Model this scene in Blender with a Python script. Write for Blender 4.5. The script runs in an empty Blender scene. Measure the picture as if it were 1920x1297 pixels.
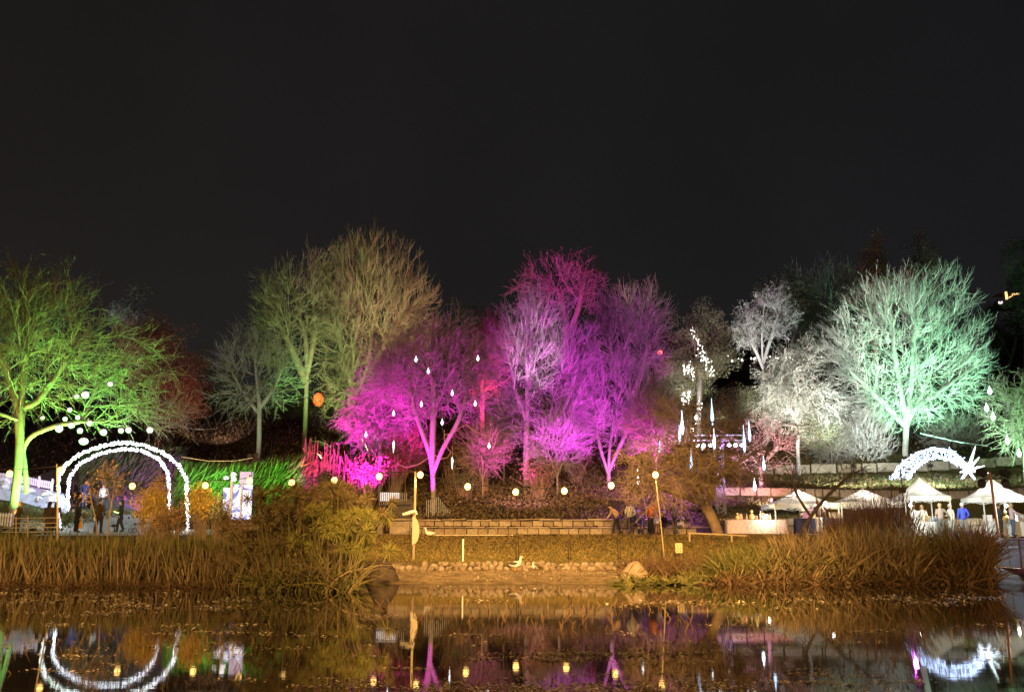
import bpy, math, random
import numpy as np
from mathutils import Vector, Matrix

random.seed(7)
RNG = np.random.default_rng(11)
SC = bpy.context.scene
COL = SC.collection
PI = math.pi

# ------------------------------------------------------------------ camera
F_PX, CX, CY = 1750.0, 960.0, 648.5
PITCH = math.radians(11.67)
CH = 1.5
SP, CP = math.sin(PITCH), math.cos(PITCH)
cam_d = bpy.data.cameras.new('camera')
cam = bpy.data.objects.new('camera', cam_d)
COL.objects.link(cam)
cam.location = (0, 0, CH)
cam.rotation_euler = (PI / 2 + PITCH, 0, 0)
cam_d.sensor_width = 36.0
cam_d.lens = F_PX / 1920 * 36.0
cam_d.clip_start = 0.1
cam_d.clip_end = 2000
SC.camera = cam

# ------------------------------------------------------------------ night sky
world = bpy.data.worlds.new('World')
SC.world = world
world.use_nodes = True
wn = world.node_tree
bg = wn.nodes['Background']
tc = wn.nodes.new('ShaderNodeTexCoord')
sx = wn.nodes.new('ShaderNodeSeparateXYZ')
mr = wn.nodes.new('ShaderNodeMapRange')
mr.inputs[1].default_value = -0.6
mr.inputs[2].default_value = 0.6
mx = wn.nodes.new('ShaderNodeMix')
mx.data_type = 'RGBA'
mx.inputs[6].default_value = (0.0136, 0.0118, 0.0108, 1)
mx.inputs[7].default_value = (0.0101, 0.0098, 0.0113, 1)
wn.links.new(tc.outputs['Generated'], sx.inputs[0])
wn.links.new(sx.outputs[0], mr.inputs[0])
wn.links.new(mr.outputs[0], mx.inputs[0])
# faint town glow above the hill and thin cloud
gz_ = wn.nodes.new('ShaderNodeMapRange')
gz_.inputs[1].default_value = 0.0
gz_.inputs[2].default_value = 0.5
gz_.inputs[3].default_value = 1.22
gz_.inputs[4].default_value = 0.9
wn.links.new(sx.outputs[2], gz_.inputs[0])
cn = wn.nodes.new('ShaderNodeTexNoise')
cn.inputs['Scale'].default_value = 3.0
cn.inputs['Detail'].default_value = 4
wn.links.new(tc.outputs['Generated'], cn.inputs['Vector'])
cr = wn.nodes.new('ShaderNodeMapRange')
cr.inputs[1].default_value = .3
cr.inputs[2].default_value = .7
cr.inputs[3].default_value = .88
cr.inputs[4].default_value = 1.12
wn.links.new(cn.outputs[0], cr.inputs[0])
mu_ = wn.nodes.new('ShaderNodeMath')
mu_.operation = 'MULTIPLY'
wn.links.new(gz_.outputs[0], mu_.inputs[0])
wn.links.new(cr.outputs[0], mu_.inputs[1])
wn.links.new(mu_.outputs[0], bg.inputs[1])
wn.links.new(mx.outputs[2], bg.inputs[0])

SC.view_settings.view_transform = 'Standard'
SC.view_settings.look = 'None'
SC.view_settings.exposure = 0
SC.view_settings.gamma = 1
SC.view_settings.use_curve_mapping = False
cy = SC.cycles
cy.use_denoising = True
try:
    cy.denoiser = 'OPENIMAGEDENOISE'
    cy.denoising_input_passes = 'RGB_ALBEDO_NORMAL'
except Exception:
    pass
cy.max_bounces = 5
cy.diffuse_bounces = 2
cy.glossy_bounces = 3
cy.transmission_bounces = 3
cy.transparent_max_bounces = 4
cy.sample_clamp_indirect = 1.5
cy.sample_clamp_direct = 0
cy.caustics_reflective = False
cy.caustics_refractive = False
cy.use_light_tree = True


# ------------------------------------------------------------------ picture geometry -> metres
def zat(py, Y):
    v = (CY - py) / F_PX
    return CH + Y * (SP + v * CP) / (CP - v * SP)


def xat(px, Y, z):
    return (px - CX) / F_PX * (Y * CP + (z - CH) * SP)


def pt(px, py, Y):
    z = zat(py, Y)
    return np.array((xat(px, Y, z), Y, z))


def mpp(Y):
    return Y / F_PX


def smooth(a, b, x):
    t = np.clip((x - a) / (b - a), 0, 1)
    return t * t * (3 - 2 * t)


COMMON = [(-80, .6), (0, .35), (3, .15), (6, -.6), (29, -.7), (32.8, 0.0)]
PC = COMMON + [(35.4, .26), (36.2, .30), (37, .58), (42, 1.1), (47.6, 1.68), (51.7, 1.72), (52.4, 2.5), (60, 4.4), (70, 7.4), (78, 9.9), (95, 14.5), (120, 19), (170, 24), (400, 26)]
PL = COMMON + [(34, .25), (38, .9), (44, 1.5), (49, 1.7), (61, 3.2), (70, 5.6), (78, 8.6), (95, 13.5), (120, 19), (170, 24), (400, 26)]
PR = COMMON + [(34, .25), (38, .9), (44, 1.6), (52.9, 1.78), (53.3, 2.75), (60, 3.9), (60.4, 4.45), (75, 6.5), (75.5, 7.0), (80, 9.3), (95, 14), (120, 21), (150, 34), (200, 44), (400, 46)]


def gz(x, Y):
    x = np.asarray(x, float)
    Y = np.asarray(Y, float)
    c = np.interp(Y, *zip(*PC))
    l = np.interp(Y, *zip(*PL))
    r = np.interp(Y, *zip(*PR))
    wl = smooth(-10, -17, x)
    wr = smooth(10.5, 14, x)
    z = c * (1 - wl) * (1 - wr) + l * wl + r * wr
    # inlet under the pier at the right edge
    inl = smooth(18.0, 19.2, x) * (Y < 60)
    z = z * (1 - inl) + np.minimum(z, np.interp(Y, [36, 40.5, 44.5], [-.6, -.25, 1.6])) * inl
    # mound under the big tree on the left, small undulation on the hill
    z = z + 1.25 * np.exp(-((x + 29.5) / 4.0) ** 2 - ((Y - 53) / 4.0) ** 2)
    hill = smooth(54, 70, Y) * (1 - wr * (1 - smooth(80, 90, Y)))
    z = z + hill * .35 * (np.sin(x * .31 + Y * .17) + np.sin(x * .13 - Y * .23 + 1))
    return z


def g1(x, Y):
    return float(gz(x, Y))


# ------------------------------------------------------------------ materials
MATS = {}


def mat(name, col, rough=.8, col2=None, scale=6.0, bump=.0, bscale=None, island=False, emit=None, estr=0, metal=0, spec=.3, stretch=None, trans=0, sub=None):
    if name in MATS:
        return MATS[name]
    m = bpy.data.materials.new(name)
    MATS[name] = m
    m.use_nodes = True
    nt = m.node_tree
    b = nt.nodes['Principled BSDF']
    b.inputs['Base Color'].default_value = (*col, 1)
    b.inputs['Roughness'].default_value = rough
    b.inputs['Metallic'].default_value = metal
    b.inputs['Specular IOR Level'].default_value = spec
    if trans:
        b.inputs['Transmission Weight'].default_value = trans
    vec = None
    if col2 is not None or bump:
        t = nt.nodes.new('ShaderNodeTexCoord')
        vec = t.outputs['Object']
        if stretch:
            mp = nt.nodes.new('ShaderNodeMapping')
            mp.inputs['Scale'].default_value = stretch
            nt.links.new(vec, mp.inputs[0])
            vec = mp.outputs[0]
    if col2 is not None:
        mix = nt.nodes.new('ShaderNodeMix')
        mix.data_type = 'RGBA'
        mix.inputs[6].default_value = (*col, 1)
        mix.inputs[7].default_value = (*col2, 1)
        if island:
            g = nt.nodes.new('ShaderNodeNewGeometry')
            nt.links.new(g.outputs['Random Per Island'], mix.inputs[0])
        else:
            n = nt.nodes.new('ShaderNodeTexNoise')
            n.inputs['Scale'].default_value = scale
            n.inputs['Detail'].default_value = 5
            n.inputs['Roughness'].default_value = .65
            nt.links.new(vec, n.inputs['Vector'])
            rp = nt.nodes.new('ShaderNodeMapRange')
            rp.inputs[1].default_value = .32
            rp.inputs[2].default_value = .68
            nt.links.new(n.outputs[0], rp.inputs[0])
            nt.links.new(rp.outputs[0], mix.inputs[0])
        nt.links.new(mix.outputs[2], b.inputs['Base Color'])
    if bump:
        n2 = nt.nodes.new('ShaderNodeTexNoise')
        n2.inputs['Scale'].default_value = bscale or scale * 3
        n2.inputs['Detail'].default_value = 6
        nt.links.new(vec, n2.inputs['Vector'])
        bp = nt.nodes.new('ShaderNodeBump')
        bp.inputs['Strength'].default_value = bump
        bp.inputs['Distance'].default_value = .05
        nt.links.new(n2.outputs[0], bp.inputs['Height'])
        nt.links.new(bp.outputs[0], b.inputs['Normal'])
    if emit is not None:
        b.inputs['Emission Color'].default_value = (*emit, 1)
        b.inputs['Emission Strength'].default_value = estr
        m.cycles.emission_sampling = 'NONE'
    return m


# ------------------------------------------------------------------ mesh helpers
def np_mesh(name, V, F, m=None, smooth_sh=False):
    """V (n,3); F a list of (k,3) / (k,4) index arrays"""
    me = bpy.data.meshes.new(name)
    if not isinstance(F, (list, tuple)):
        F = [F]
    F = [f for f in F if len(f)]
    nl = sum(f.size for f in F)
    npoly = sum(len(f) for f in F)
    me.vertices.add(len(V))
    me.vertices.foreach_set('co', np.ascontiguousarray(V, np.float32).ravel())
    me.loops.add(nl)
    me.loops.foreach_set('vertex_index', np.concatenate([f.ravel() for f in F]).astype(np.int32))
    me.polygons.add(npoly)
    tot = np.concatenate([np.full(len(f), f.shape[1]) for f in F])
    st = np.concatenate([[0], np.cumsum(tot)[:-1]])
    me.polygons.foreach_set('loop_start', st.astype(np.int32))
    me.polygons.foreach_set('use_smooth', np.full(npoly, smooth_sh))
    me.update(calc_edges=True)
    if m is not None:
        me.materials.append(m)
    return me


def link(name, me, parent=None, loc=None, rz=0):
    o = bpy.data.objects.new(name, me)
    COL.objects.link(o)
    if parent is not None:
        o.parent = parent
    if loc is not None:
        o.location = loc
    if rz:
        o.rotation_euler = (0, 0, rz)
    return o


def tag(o, label=None, cat=None, group=None, kind=None):
    if label:
        o['label'] = label
    if cat:
        o['category'] = cat
    if group:
        o['group'] = group
    if kind:
        o['kind'] = kind
    return o


def thing(name, loc, label, cat, group=None, rz=0):
    o = link(name, None, None, tuple(float(v) for v in loc), rz)
    o.empty_display_size = .1
    return tag(o, label, cat, group)


class MB:
    """collects shapes for ONE mesh"""

    def __init__(self):
        self.V, self.F, self.n = [], [], 0

    def add(self, V, F):
        V = np.asarray(V, float).reshape(-1, 3)
        for f in (F if isinstance(F, list) and len(F) and isinstance(F[0], np.ndarray) else [np.asarray(F)]):
            if len(f):
                self.F.append(np.asarray(f) + self.n)
        self.V.append(V)
        self.n += len(V)
        return self

    def box(self, c, s, rz=0, bev=0, M=None):
        h = np.array(s, float) / 2
        if bev:
            V, F = bevbox(h, bev)
        else:
            V = np.array([(x, y, z) for z in (-1, 1) for y in (-1, 1) for x in (-1, 1)], float) * h
            F = [np.array([(0, 2, 3, 1), (4, 5, 7, 6), (0, 1, 5, 4), (2, 6, 7, 3), (0, 4, 6, 2), (1, 3, 7, 5)])]
        if M is not None:
            V = V @ np.array(M).T
        if rz:
            a, b = math.cos(rz), math.sin(rz)
            V = V @ np.array([(a, b, 0), (-b, a, 0), (0, 0, 1)])
        return self.add(V + np.array(c, float), F)

    def tube(self, P, R, m=6, cap=True):
        P = np.asarray(P, float)[None]
        R = np.broadcast_to(np.asarray(R, float), P.shape[1])[None]
        V, F = tubes(P, R, m)
        self.add(V, [F])
        if cap:
            k = P.shape[1]
            i0 = self.n - len(V)
            self.F.append(np.array([[i0 + j for j in range(m)][::-1]]))
            self.F.append(np.array([[i0 + (k - 1) * m + j for j in range(m)]]))
        return self

    def ball(self, c, r, nu=10, nv=6):
        V, F = uvball(nu, nv)
        return self.add(V * np.array(r, float) + np.array(c, float), F)

    def build(self, name, m=None, parent=None, loc=None, rz=0, sm=False):
        return link(name, self.mesh(name, m, sm), parent, loc, rz)

    def mesh(self, name, m=None, sm=False):
        by = {}
        for f in self.F:
            by.setdefault(f.shape[1], []).append(f)
        return np_mesh(name, np.concatenate(self.V), [np.concatenate(v) for v in by.values()], m, sm)


def bevbox(h, b):
    b = min(b, min(h) * .6)
    V, idx = [], {}
    for sx_ in (-1, 1):
        for sy_ in (-1, 1):
            for sz_ in (-1, 1):
                s = np.array((sx_, sy_, sz_))
                for ax in range(3):
                    p = s * (h - b)
                    p[ax] = s[ax] * h[ax]
                    idx[(sx_, sy_, sz_, ax)] = len(V)
                    V.append(p)
    Q, T = [], []
    for ax in range(3):
        u, w = [a for a in range(3) if a != ax]
        for s in (-1, 1):
            k = []
            for su, sw in ((-1, -1), (1, -1), (1, 1), (-1, 1)):
                t = [0, 0, 0]
                t[ax], t[u], t[w] = s, su, sw
                k.append(idx[(*t, ax)])
            Q.append(k)
    for ax in range(3):
        u, w = [a for a in range(3) if a != ax]
        for su in (-1, 1):
            for sw in (-1, 1):
                k = []
                for s in (-1, 1):
                    t = [0, 0, 0]
                    t[ax], t[u], t[w] = s, su, sw
                    k.append((idx[(*t, u)], idx[(*t, w)]))
                Q.append([k[0][0], k[0][1], k[1][1], k[1][0]])
    for a in (-1, 1):
        for b2 in (-1, 1):
            for c in (-1, 1):
                T.append([idx[(a, b2, c, ax)] for ax in range(3)])
    return np.array(V), [np.array(Q), np.array(T)]


_UV = {}


def uvball(nu, nv):
    if (nu, nv) not in _UV:
        V = [(0, 0, -1)]
        for j in range(1, nv):
            t = -PI / 2 + PI * j / nv
            for i in range(nu):
                a = 2 * PI * i / nu
                V.append((math.cos(t) * math.cos(a), math.cos(t) * math.sin(a), math.sin(t)))
        V.append((0, 0, 1))
        Q = [(1 + j * nu + i, 1 + j * nu + (i + 1) % nu, 1 + (j + 1) * nu + (i + 1) % nu, 1 + (j + 1) * nu + i) for j in range(nv - 2) for i in range(nu)]
        T = [(0, 1 + (i + 1) % nu, 1 + i) for i in range(nu)]
        e = len(V) - 1
        T += [(e, 1 + (nv - 2) * nu + i, 1 + (nv - 2) * nu + (i + 1) % nu) for i in range(nu)]
        _UV[(nu, nv)] = (np.array(V, float), [np.array(Q), np.array(T)])
    return _UV[(nu, nv)]


def unit(v):
    return v / np.maximum(np.linalg.norm(v, axis=-1, keepdims=True), 1e-9)


def tubes(P, R, m, T=None):
    n, k, _ = P.shape
    if T is None:
        T = np.empty_like(P)
        T[:, 1:-1] = P[:, 2:] - P[:, :-2]
        T[:, 0] = P[:, 1] - P[:, 0]
        T[:, -1] = P[:, -1] - P[:, -2]
    T = unit(T)
    mean = unit(P[:, -1] - P[:, 0])
    ref = np.where(np.abs(mean[:, 2:3]) < .85, np.array([[0, 0, 1.]]), np.array([[1., 0, 0]]))
    N = unit(np.cross(T, ref[:, None, :]))
    B = np.cross(T, N)
    a = np.arange(m) * 2 * PI / m
    V = P[:, :, None] + R[:, :, None, None] * (np.cos(a)[:, None] * N[:, :, None] + np.sin(a)[:, None] * B[:, :, None])
    base = (np.arange(n)[:, None, None] * k + np.arange(k - 1)[None, :, None]) * m
    i = np.arange(m)[None, None, :]
    j = (i + 1) % m
    Fq = np.stack([base + i, base + j, base + m + j, base + m + i], -1).reshape(-1, 4)
    return V.reshape(-1, 3), Fq


def ribbons(P, W, side):
    """flat blades; P (n,k,3), W (n,k) half width, side (n,3)"""
    n, k, _ = P.shape
    L = P - side[:, None] * W[:, :, None]
    R_ = P + side[:, None] * W[:, :, None]
    V = np.stack([L, R_], 2).reshape(-1, 3)
    b = (np.arange(n)[:, None] * k + np.arange(k - 1)[None]) * 2
    F = np.stack([b, b + 1, b + 3, b + 2], -1).reshape(-1, 4)
    return V, F


def leaf_cards(C, size, up=.3, rng=RNG, asp=.5, nrm=None):
    """one diamond shaped folded leaf per centre"""
    n = len(C)
    d = unit(rng.normal(size=(n, 3)) + np.array((0, 0, up)))
    s = unit(np.cross(d, rng.normal(size=(n, 3))))
    nn = np.cross(d, s)
    L = size * rng.uniform(.6, 1.3, (n, 1))
    W = L * asp
    V = np.stack([C, C + d * L * .5 + s * W * .5 + nn * L * .1, C + d * L, C + d * L * .5 - s * W * .5 + nn * L * .1], 1).reshape(-1, 3)
    b = np.arange(n)[:, None] * 4
    return V, np.concatenate([b + np.array([[0, 1, 2]]), b + np.array([[0, 2, 3]])])


def copy_tree(o, parent=None):
    c = o.copy()
    COL.objects.link(c)
    c.parent = parent
    for ch in o.children:
        copy_tree(ch, c)
    return c


NTH = ['first', 'second', 'third', 'fourth', 'fifth', 'sixth', 'seventh', 'eighth', 'ninth', 'tenth', 'eleventh', 'twelfth', 'thirteenth', 'fourteenth', 'fifteenth', 'sixteenth', 'seventeenth', 'eighteenth', 'nineteenth', 'twentieth']

# ------------------------------------------------------------------ lamps
M_BLACK = mat('black_metal', (.02, .02, .022), .5)
M_GREYMETAL = mat('grey_metal', (.28, .28, .28), .4, metal=.7)


def spot(loc, tgt, colour, power, cone=60, blend=.6, radius=.15, parent=None, name='spot_light'):
    d = bpy.data.lights.new(name, 'SPOT')
    d.energy = power
    d.color = colour
    d.spot_size = math.radians(cone)
    d.spot_blend = blend
    d.shadow_soft_size = radius
    o = bpy.data.objects.new(name, d)
    COL.objects.link(o)
    loc = Vector([float(v) for v in loc])
    tgt = Vector([float(v) for v in tgt])
    o.location = loc
    o.rotation_euler = (tgt - loc).to_track_quat('-Z', 'Y').to_euler()
    return o


def point(loc, colour, power, radius=.1, name='point_light'):
    # stands for the glow of a bulb that is itself built as an emitting mesh, so it is not mirrored a second time
    d = bpy.data.lights.new(name, 'POINT')
    d.energy = power
    d.color = colour
    d.shadow_soft_size = radius
    o = bpy.data.objects.new(name, d)
    COL.objects.link(o)
    o.location = [float(v) for v in loc]
    o.visible_glossy = False
    return o
# sodium street lamps standing on the near bank behind the photographer
AMBER = (1.0, .55, .18)
for x_, p_ in ((-27, 50000), (-9, 52000), (2, 260000), (13, 34000), (28, 28000)):
    spot((x_, -8, 12), (x_ * .95 if x_ != 2 else 2.6, 29 if x_ != 2 else 38, 0), AMBER, p_, 50 if x_ != 2 else 28, .75, .35, name='street_and_fill_light')

spot((0, -8, 12), (0, 12, 0), AMBER, 16000, 80, .7, .35, name='street_and_fill_light')  # added fill lamp, brightens the leaves drifting on the near water
# ------------------------------------------------------------------ ground
xs = np.concatenate([np.arange(-160, -46, 6), np.arange(-46, 46.01, .45), np.arange(50, 165, 6)])
ys = np.concatenate([np.arange(-80, 26, 4.), np.arange(26, 62, .28), np.arange(62, 100, .9), np.arange(100, 180, 5), np.arange(180, 401, 20)])
GX, GY = np.meshgrid(xs, ys)
GZ = gz(GX, GY) + RNG.normal(0, .012, GX.shape)
V = np.stack([GX, GY, GZ], -1).reshape(-1, 3)
nx, ny = len(xs), len(ys)
b_ = (np.arange(ny - 1)[:, None] * nx + np.arange(nx - 1)[None]).ravel()
Fg = np.stack([b_, b_ + 1, b_ + nx + 1, b_ + nx], -1)
me = np_mesh('ground', V, Fg, None, True)
wob = .4 * np.sin(GX * 1.7) + .3 * np.sin(GX * .6 + 2) + RNG.normal(0, .12, GX.shape)
sand = (1 - smooth(36.2, 37.2, GY + wob * .6)) * smooth(-14, -11, GX) * (1 - smooth(9.5, 11.5, GX))
lawn = smooth(36.4, 37.4, GY + wob * .6) * (1 - smooth(48.0, 48.8, GY)) * smooth(-13, -11, GX) * (1 - smooth(11, 13, GX + wob))
bankg = smooth(52.6, 53.4, GY) * smooth(10, 14, GX) * (1 - smooth(76, 80, GY))
leftg = smooth(-24, -27, GX) * smooth(44, 47, GY) * (1 - smooth(58, 62, GY))
for nm, arr in (('sand', sand), ('grass', np.clip(lawn + bankg + leftg, 0, 1))):
    a = me.attributes.new(nm, 'FLOAT', 'POINT')
    a.data.foreach_set('value', arr.astype(np.float32).ravel())


def ground_mat():
    m = bpy.data.materials.new('ground')
    m.use_nodes = True
    nt = m.node_tree
    b = nt.nodes['Principled BSDF']
    b.inputs['Roughness'].default_value = .95
    b.inputs['Specular IOR Level'].default_value = .1
    t = nt.nodes.new('ShaderNodeTexCoord')

    def noise(s, d=6):
        n = nt.nodes.new('ShaderNodeTexNoise')
        n.inputs['Scale'].default_value = s
        n.inputs['Detail'].default_value = d
        n.inputs['Roughness'].default_value = .7
        nt.links.new(t.outputs['Object'], n.inputs['Vector'])
        r = nt.nodes.new('ShaderNodeMapRange')
        r.inputs[1].default_value = .35
        r.inputs[2].default_value = .65
        nt.links.new(n.outputs[0], r.inputs[0])
        return r.outputs[0]

    def mix(f, a, c):
        k = nt.nodes.new('ShaderNodeMix')
        k.data_type = 'RGBA'
        for sock, v in ((6, a), (7, c)):
            if isinstance(v, tuple):
                k.inputs[sock].default_value = (*v, 1)
            else:
                nt.links.new(v, k.inputs[sock])
        nt.links.new(f, k.inputs[0])
        return k.outputs[2]

    def attr(nm):
        k = nt.nodes.new('ShaderNodeAttribute')
        k.attribute_name = nm
        return k.outputs['Fac']
    earth = mix(noise(4), (.035, .026, .018), (.085, .06, .038))
    grass = mix(noise(1.1), (.11, .08, .026), (.23, .145, .05))
    grass = mix(noise(9), grass, (.075, .085, .022))
    sandc = mix(noise(1.6), (.15, .10, .05), (.40, .30, .17))
    c = mix(attr('grass'), earth, grass)
    c = mix(attr('sand'), c, sandc)
    nt.links.new(c, b.inputs['Base Color'])
    bp = nt.nodes.new('ShaderNodeBump')
    bp.inputs['Strength'].default_value = .8
    bp.inputs['Distance'].default_value = .08
    nt.links.new(noise(14), bp.inputs['Height'])
    nt.links.new(bp.outputs[0], b.inputs['Normal'])
    return m


me.materials.append(ground_mat())
tag(link('ground', me), kind='structure')

# ------------------------------------------------------------------ pond
def water_mat():
    m = bpy.data.materials.new('water')
    m.use_nodes = True
    nt = m.node_tree
    b = nt.nodes['Principled BSDF']
    b.inputs['Base Color'].default_value = (.012, .010, .007, 1)
    b.inputs['Roughness'].default_value = .025
    b.inputs['IOR'].default_value = 1.45
    t = nt.nodes.new('ShaderNodeTexCoord')
    h = []
    for sc, st in (((.9, 3.0, 1), 1.0), ((3.5, 9.0, 1), .35)):
        mp = nt.nodes.new('ShaderNodeMapping')
        mp.inputs['Scale'].default_value = sc
        nt.links.new(t.outputs['Object'], mp.inputs[0])
        n = nt.nodes.new('ShaderNodeTexNoise')
        n.inputs['Scale'].default_value = 1.6
        n.inputs['Detail'].default_value = 3
        nt.links.new(mp.outputs[0], n.inputs['Vector'])
        mu = nt.nodes.new('ShaderNodeMath')
        mu.operation = 'MULTIPLY'
        mu.inputs[1].default_value = st
        nt.links.new(n.outputs[0], mu.inputs[0])
        h.append(mu.outputs[0])
    ad = nt.nodes.new('ShaderNodeMath')
    nt.links.new(h[0], ad.inputs[0])
    nt.links.new(h[1], ad.inputs[1])
    bp = nt.nodes.new('ShaderNodeBump')
    bp.inputs['Strength'].default_value = .16
    bp.inputs['Distance'].default_value = .0022
    nt.links.new(ad.outputs[0], bp.inputs['Height'])
    nt.links.new(bp.outputs[0], b.inputs['Normal'])
    return m


wv = np.array([(-150, 3, 0), (150, 3, 0), (150, 33.6, 0), (-150, 33.6, 0)], float)
tag(link('pond_water', np_mesh('pond_water', wv, np.array([(0, 1, 2, 3)]), water_mat())), kind='structure')

# ------------------------------------------------------------------ paths draped over the ground
M_ASPH = mat('asphalt', (.16, .16, .155), .85, (.22, .215, .2), 3, .3, 30)


def drape(name, cl, w, m, dz=.03, nseg=60, nw=10):
    """cl: centre line points (x,Y); w: half widths"""
    cl = np.array(cl, float)
    tt = np.linspace(0, len(cl) - 1, nseg)
    k = np.arange(len(cl))
    X, Y = np.interp(tt, k, cl[:, 0]), np.interp(tt, k, cl[:, 1])
    W = np.interp(tt, k, np.broadcast_to(w, len(cl)))
    d = unit(np.stack([np.gradient(X), np.gradient(Y)], -1))
    u = np.linspace(-1, 1, nw)
    PX = X[:, None] - d[:, 1:2] * W[:, None] * u
    PY = Y[:, None] + d[:, 0:1] * W[:, None] * u
    Vp = np.stack([PX, PY, gz(PX, PY) + dz], -1).reshape(-1, 3)
    b = (np.arange(nseg - 1)[:, None] * nw + np.arange(nw - 1)[None]).ravel()
    return link(name, np_mesh(name, Vp, np.stack([b, b + nw, b + nw + 1, b + 1], -1), m, True))


M_PAVE = mat('paving', (.14, .115, .09), .9, (.2, .165, .12), 4, .3, 25)
tag(drape('path', [(-34, 49.6), (-10, 49.6), (10, 49.9), (34, 50.2)], [1.7, 1.7, 1.6, 2.2], M_PAVE, .035, 90, 8), kind='structure')
tag(drape('asphalt_path', [(-21.0, 46.5), (-21.5, 51), (-22.3, 56), (-24.5, 62), (-29, 68), (-36, 72)], [2.6, 2.6, 2.4, 2.3, 2, 2], M_ASPH, .05, 70, 10), kind='structure')

# ------------------------------------------------------------------ stone walls
M_STONE = [mat('limestone_%s' % w, c, .9, c2, 5, .5, 22) for w, c, c2 in (
    ('pale', (.34, .285, .21), (.19, .15, .11)), ('buff', (.29, .235, .165), (.16, .125, .085)), ('warm', (.26, .20, .135), (.14, .105, .07)))]


def stone_meshes(tagname, s, n=4, mats_=M_STONE, bev=.025, jit=.012):
    out = []
    for i in range(n):
        V, F = bevbox(np.array(s) / 2, bev)
        V = V + RNG.normal(0, jit, V.shape)
        out.append(np_mesh('stone_block', V, F, mats_[i % len(mats_)]))
    return out


def block_wall(root, rows, x0, x1, nominal, fY, fz, name='stone_block', gap=.034, varw=.2):
    """rows: list of (z offset, height, depth, y offset, mean block length)"""
    n = 0
    for zo, h, dp, yo, bl in rows:
        kinds = stone_meshes(name, (1, dp, h - gap))
        x = x0 + RNG.uniform(-.3, 0)
        while x < x1:
            L = bl * RNG.uniform(1 - varw, 1 + varw)
            o = link(name, kinds[RNG.integers(len(kinds))], root)
            xm = x + L / 2
            o.location = (xm, fY(xm) + yo + RNG.normal(0, .012), fz(xm) + zo + h / 2 + RNG.normal(0, .004))
            o.scale = (L - gap, 1, 1)
            x += L
            n += 1
    return n


# two-step seating wall behind the lawn path
sw = thing('seating_wall', (0, 0, 0), 'long two stepped seating wall of tan limestone blocks behind the lawn', 'stone wall')
XW0, XW1 = xat(742, 51.6, 2), xat(1292, 51.6, 2)
block_wall(sw, [(0, .34, .42, -.25, .56), (.34, .1, .5, -.27, 1.25)], XW0, XW1, 0, lambda x: 51.6, lambda x: 1.72)
block_wall(sw, [(.44, .31, .42, .18, .56), (.75, .1, .5, .16, 1.3)], XW0, xat(1135, 51.6, 2) + 4.4, 0, lambda x: 51.6, lambda x: 1.72)
# wall core so nothing shows through the joints
MB().box(((XW0 + XW1) / 2, 51.75, 1.72 + .18), (XW1 - XW0 - .1, .5, .36)).build('mortar_core', mat('mortar', (.07, .055, .04), .95), sw)

# giant block terrace walls on the right
def zl(points, Yf):
    xs_, zs_ = zip(*[(xat(p, Yf, zat(q, Yf)), zat(q, Yf)) for p, q in points])
    return lambda x: float(np.interp(x, xs_, zs_))


uw = thing('terrace_wall', (0, 0, 0), 'upper terrace wall of giant pale limestone blocks under the big green tree', 'stone wall')
fz = zl([(1210, 895), (1340, 896), (1420, 894), (1560, 891), (1700, 888), (1800, 884), (1880, 878), (1990, 872)], 74.8)
block_wall(uw, [(.12, .82, .8, .1, 1.7)], xat(1215, 74.8, 6.6), xat(2010, 74.8, 6.6), 0, lambda x: 74.8, fz, gap=.11, varw=.3)
MIDW = thing('terrace_wall', (0, 0, 0), 'lower terrace wall of mossy limestone blocks behind the market tents', 'stone wall')
fz = zl([(1190, 931), (1340, 931), (1480, 933), (1650, 937), (1770, 939), (1850, 936), (1990, 930)], 60.2)
block_wall(MIDW, [(.05, .58, .6, .05, 1.15)], xat(1195, 60.2, 4), xat(2000, 60.2, 4), 0, lambda x: 60.2, fz, gap=.07, varw=.3)
SW2 = thing('seating_wall', (0, 0, 0), 'stepped limestone seating wall behind the market tables on the right', 'stone wall')
block_wall(SW2, [(0, .42, .4, 0, .75), (.42, .42, .4, .22, .75)], xat(1292, 53, 2) + .6, xat(1990, 53, 2), 0, lambda x: 53.0, lambda x: 1.8)

# stone edging along the sandy shore
ed = thing('stone_edging', (0, 0, 0), 'row of rough pale stones between the sandy shore and the lawn', 'stone edging')
kinds = []
for i in range(6):
    V, F = uvball(7, 5)
    V = V * np.array((.13, .1, .09)) * (1 + RNG.normal(0, .13, (len(V), 1)))
    kinds.append(np_mesh('stone', V, F, M_STONE[i % 3], False))
xa, xb = xat(725, 36.6, .4), xat(1168, 36.6, .4)
x = xa
while x < xb:
    L = RNG.uniform(.75, 1.35)
    for row in range(2 if x > xa + 1.2 else 1):
        o = link('stone', kinds[RNG.integers(6)], ed)
        yy = 36.35 + row * .28 + RNG.normal(0, .05)
        o.location = (x + row * .1 + RNG.normal(0, .03), yy, g1(x, yy) + .05 + row * .04)
        o.rotation_euler = (RNG.uniform(-.5, .5), RNG.uniform(-.5, .5), RNG.uniform(0, 6))
        o.scale = (L, L * RNG.uniform(.8, 1.2), L * RNG.uniform(.8, 1.3))
    x += .21 * L + .015
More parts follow.
